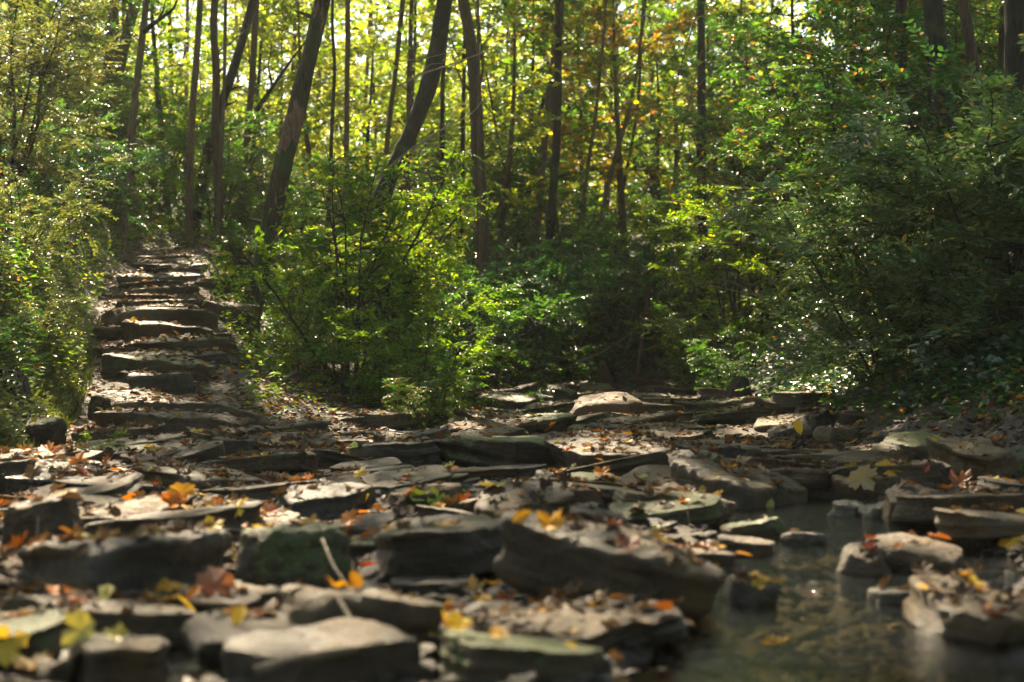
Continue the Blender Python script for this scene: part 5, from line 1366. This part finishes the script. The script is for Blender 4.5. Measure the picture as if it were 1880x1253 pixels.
# ------------------------------------------------------------------ logs, sticks, stumps, bare branches
def log(name, label, cat, mat, pts, rads, sides=12, wob=0.14, group=None, seed=1):
    A = np.array([p[:] for p in pts]); L = np.r_[0, np.cumsum(np.linalg.norm(np.diff(A, axis=0), axis=1))]
    m = max(10, int(L[-1] / 0.06) if rads[0] > 0.02 else 10); m = min(m, 60); tt = np.linspace(0, L[-1], m)
    Q = np.stack([np.interp(tt, L, A[:, i]) for i in range(3)], -1)
    for _ in range(2): Q[1:-1] = (Q[:-2] + 2 * Q[1:-1] + Q[2:]) / 4
    rr = np.interp(tt, np.linspace(0, L[-1], len(rads)), rads)
    Q = np.concatenate([Q[:1], Q, Q[-1:]]); rr = np.r_[rr[0] * 0.05, rr, rr[-1] * 0.05]
    Q[0] -= (Q[2] - Q[1]) * 0.05; Q[-1] += (Q[-2] - Q[-3]) * 0.05
    t = Tubes(); t.add(Q - Q[0], rr, sides, wob=wob, seed=seed)
    o = link(name, t.mesh(name), mat, None, Q[0])
    return tag(o, label, cat, group)
def gp(px, py, up=0.0):
    x, y, z = at(px, py); return Vector((x, y, z + up))
log('fallen_log', 'dark fallen log lying on the left hillside', 'log', M['rotten_wood'], [gp(-40, 296, 0.06), gp(40, 318, 0.08), gp(112, 356, 0.06)], [0.12, 0.11, 0.08], seed=3)
log('fallen_log', 'mossy dark log running down the bank from the leaning trunk to the creek', 'log', M['rotten_wood'], [gp(470, 530, 0.06), gp(540, 560, 0.08), gp(610, 600, 0.08), gp(690, 650, 0.08), gp(760, 700, 0.05)], [0.11, 0.13, 0.11, 0.10, 0.06], seed=4)
log('fallen_log', 'dark log lying across the far end of the creek', 'log', M['rotten_wood'], [gp(1130, 712, 0.06), gp(1200, 706, 0.07), gp(1268, 706, 0.07)], [0.08, 0.10, 0.09], seed=5)
log('fallen_log', 'log slanting down the far creek bank behind the dark stones', 'log', M['rotten_wood'], [gp(880, 640, 0.1), gp(950, 675, 0.1), gp(1010, 705, 0.08)], [0.09, 0.10, 0.07], seed=6)
log('tree_stump', 'pointed broken stump at the far end of the creek', 'stump', bl, [gp(1108, 712, -0.1), gp(1108, 712, 0.15), P3(1106, 662, at(1108, 712)[1])], [0.17, 0.13, 0.03], seed=7)
log('tree_stump', 'black stump at the right creek edge below the ivy', 'stump', M['rotten_wood'], [gp(1355, 752, -0.1), gp(1357, 752, 0.16), gp(1362, 750, 0.30)], [0.18, 0.15, 0.08], seed=8)
log('tree_stump', 'rotten black stump at the left edge beside the steps', 'stump', M['rotten_wood'], [P3(0, 800, 9.3), P3(8, 740, 9.4), P3(22, 690, 9.5)], [0.24, 0.20, 0.10], seed=9)
log('branch_on_ground', 'broken branch end sticking from the water at the bottom right', 'branch', bb, [Vector((0.70, 2.45, -0.05)), Vector((0.78, 2.62, -0.02)), P3(1706, 1216, 2.9)], [0.020, 0.018, 0.012], 10, 0.08, seed=10)
log('branch_on_ground', 'thin grey branch lying on the slope right of the middle steps', 'branch', M['dead_twig'], [gp(520, 704, 0.03), gp(550, 690, 0.06), gp(575, 672, 0.08)], [0.016, 0.014, 0.008], 6, seed=11)
log('branch_on_ground', 'thin dark branch lying level above the plank shaped slab', 'branch', M['twig'], [gp(585, 742, 0.03), gp(640, 736, 0.03), gp(690, 744, 0.02)], [0.02, 0.018, 0.01], 6, seed=12)
log('branch_on_ground', 'curved stick lying at the left end of the big mossy block', 'branch', M['dead_twig'], [gp(775, 806, 0.03), gp(805, 800, 0.05), gp(835, 788, 0.06)], [0.012, 0.012, 0.006], 6, seed=13)
for i, (lab, pts, r_) in enumerate([
  ('dry stalk leaning over the rounded boulder', [P3(622, 1100, 3.2), P3(648, 1145, 3.1), P3(664, 1192, 3.0)], 0.006),
  ('thin grey twig leaning on the moss topped rock', [P3(592, 990, 3.9), P3(612, 1040, 3.75), P3(638, 1075, 3.65)], 0.004),
  ('short pale twig standing left of the stream head', [P3(1262, 940, 5.4), P3(1266, 962, 5.4), P3(1272, 978, 5.4)], 0.004),
  ('yellowed twig lying along the pale bottom slab', [P3(470, 1232, 2.75), P3(560, 1205, 2.75), P3(656, 1190, 2.75)], 0.011),
  ('crooked thin twig standing beside the layered grey rock', [P3(62, 1015, 4.3), P3(68, 985, 4.3), P3(70, 950, 4.3)], 0.005),
  ('bare stalk standing at the foot of the right shrubs', [P3(1812, 815, 9.0), P3(1803, 770, 9.0), P3(1806, 715, 9.0)], 0.008),
  ('short bare stalk standing left of the right shrubs', [P3(1666, 812, 9.6), P3(1664, 790, 9.6), P3(1668, 765, 9.6)], 0.008)]):
    log('dry_stalk', lab, 'twig', M['dead_twig'], pts, [r_, r_ * 0.9, r_ * 0.6], 6, 0.05, seed=20 + i)

def bare_bough(label, segs, d, r0, mat, seed):
    """a bare bough with twigs; segs are lists of photo points, the first is the bough"""
    root = P3(*segs[0][0], d)
    t = thing('bare_branch', label, 'branch', root)
    for i, s_ in enumerate(segs):
        A = np.array([(P3(px, py, d + (0.15 * i)) - root)[:] for px, py in s_])
        L = np.r_[0, np.cumsum(np.linalg.norm(np.diff(A, axis=0), axis=1))]
        tt = np.linspace(0, L[-1], 22); Q = np.stack([np.interp(tt, L, A[:, k]) for k in range(3)], -1)
        Q[1:-1] = (Q[:-2] + 2 * Q[1:-1] + Q[2:]) / 4
        tb = Tubes(); k = 1.0 if i == 0 else 0.55
        tb.add(Q, np.linspace(r0 * k, r0 * k * 0.25, 22), 6, wob=0.15, seed=seed + i)
        link('bough' if i == 0 else 'side_twig', tb.mesh('bough'), mat, t)
bare_bough('bare pale branch reaching up right across the dark curving trunk', [[(690, 330), (740, 285), (800, 245), (868, 208), (890, 180)], [(770, 262), (812, 250), (868, 226)], [(812, 240), (840, 200), (866, 180)], [(740, 286), (790, 270), (820, 268), (856, 240)]], 15.5, 0.016, M['dead_twig'], 61)
bare_bough('upper bare pale branch arching in front of the leaning trunks', [[(728, 160), (770, 138), (830, 118), (900, 92), (960, 50)], [(735, 113), (780, 108), (826, 96)], [(770, 138), (790, 118), (820, 116)]], 17, 0.013, M['dead_twig'], 65)
bare_bough('dark bough slanting left out of the right bank shrubs', [[(1668, 300), (1655, 235), (1640, 185), (1595, 130), (1560, 95)], [(1655, 250), (1600, 225), (1545, 190), (1500, 160)], [(1600, 132), (1580, 90), (1572, 50)]], 16, 0.03, M['bark_dark'], 70)
bare_bough('long thin tan branch lying out of the right shrubs towards the creek', [[(1510, 580), (1455, 555), (1400, 545), (1330, 530), (1280, 520)], [(1452, 554), (1420, 520), (1390, 495)], [(1400, 545), (1350, 520), (1310, 510)]], 13.5, 0.012, M['dead_twig'], 74)
bare_bough('dark leaning bough above the left hillside shrubs', [[(470, 205), (500, 160), (535, 110), (575, 60)], [(500, 160), (492, 120), (500, 80)]], 24, 0.05, M['bark_dark'], 78)
bare_bough('arching dark bough at the top of the left hillside', [[(262, 60), (290, 38), (318, 18), (330, -10)], [(290, 38), (300, 20), (305, -5)]], 21, 0.04, M['bark_dark'], 80)
bare_bough('pale crooked branch lying in the shaded thicket', [[(1060, 665), (1100, 650), (1130, 632), (1160, 610)], [(1130, 632), (1150, 640), (1165, 600)]], 22, 0.03, M['dead_twig'], 82)
# ------------------------------------------------------------------ air
def haze():
    V = [(x, y, z) for x in (-150, 150) for y in (-35, 235) for z in (-2.0, 30)]
    F = [(0, 1, 3, 2), (4, 6, 7, 5), (0, 4, 5, 1), (2, 3, 7, 6), (0, 2, 6, 4), (1, 5, 7, 3)]
    m, nt, out = mat_new('haze')
    pv = N_(nt, 'ShaderNodeVolumePrincipled'); pv.inputs['Color'].default_value = (0.93, 0.97, 0.90, 1)
    pv.inputs['Density'].default_value = HAZE; pv.inputs['Anisotropy'].default_value = 0.35
    nt.links.new(pv.outputs[0], out.inputs['Volume'])
    tag(link('haze', mesh_np('haze', V, [np.array(F)], False), m), 'thin forest haze in the air', 'haze', kind='stuff')
HAZE = 0.0006
haze()
print('triangles unique', sum(len(m.loops) - 2 * len(m.polygons) for m in bpy.data.meshes), 'objects', len(bpy.data.objects))
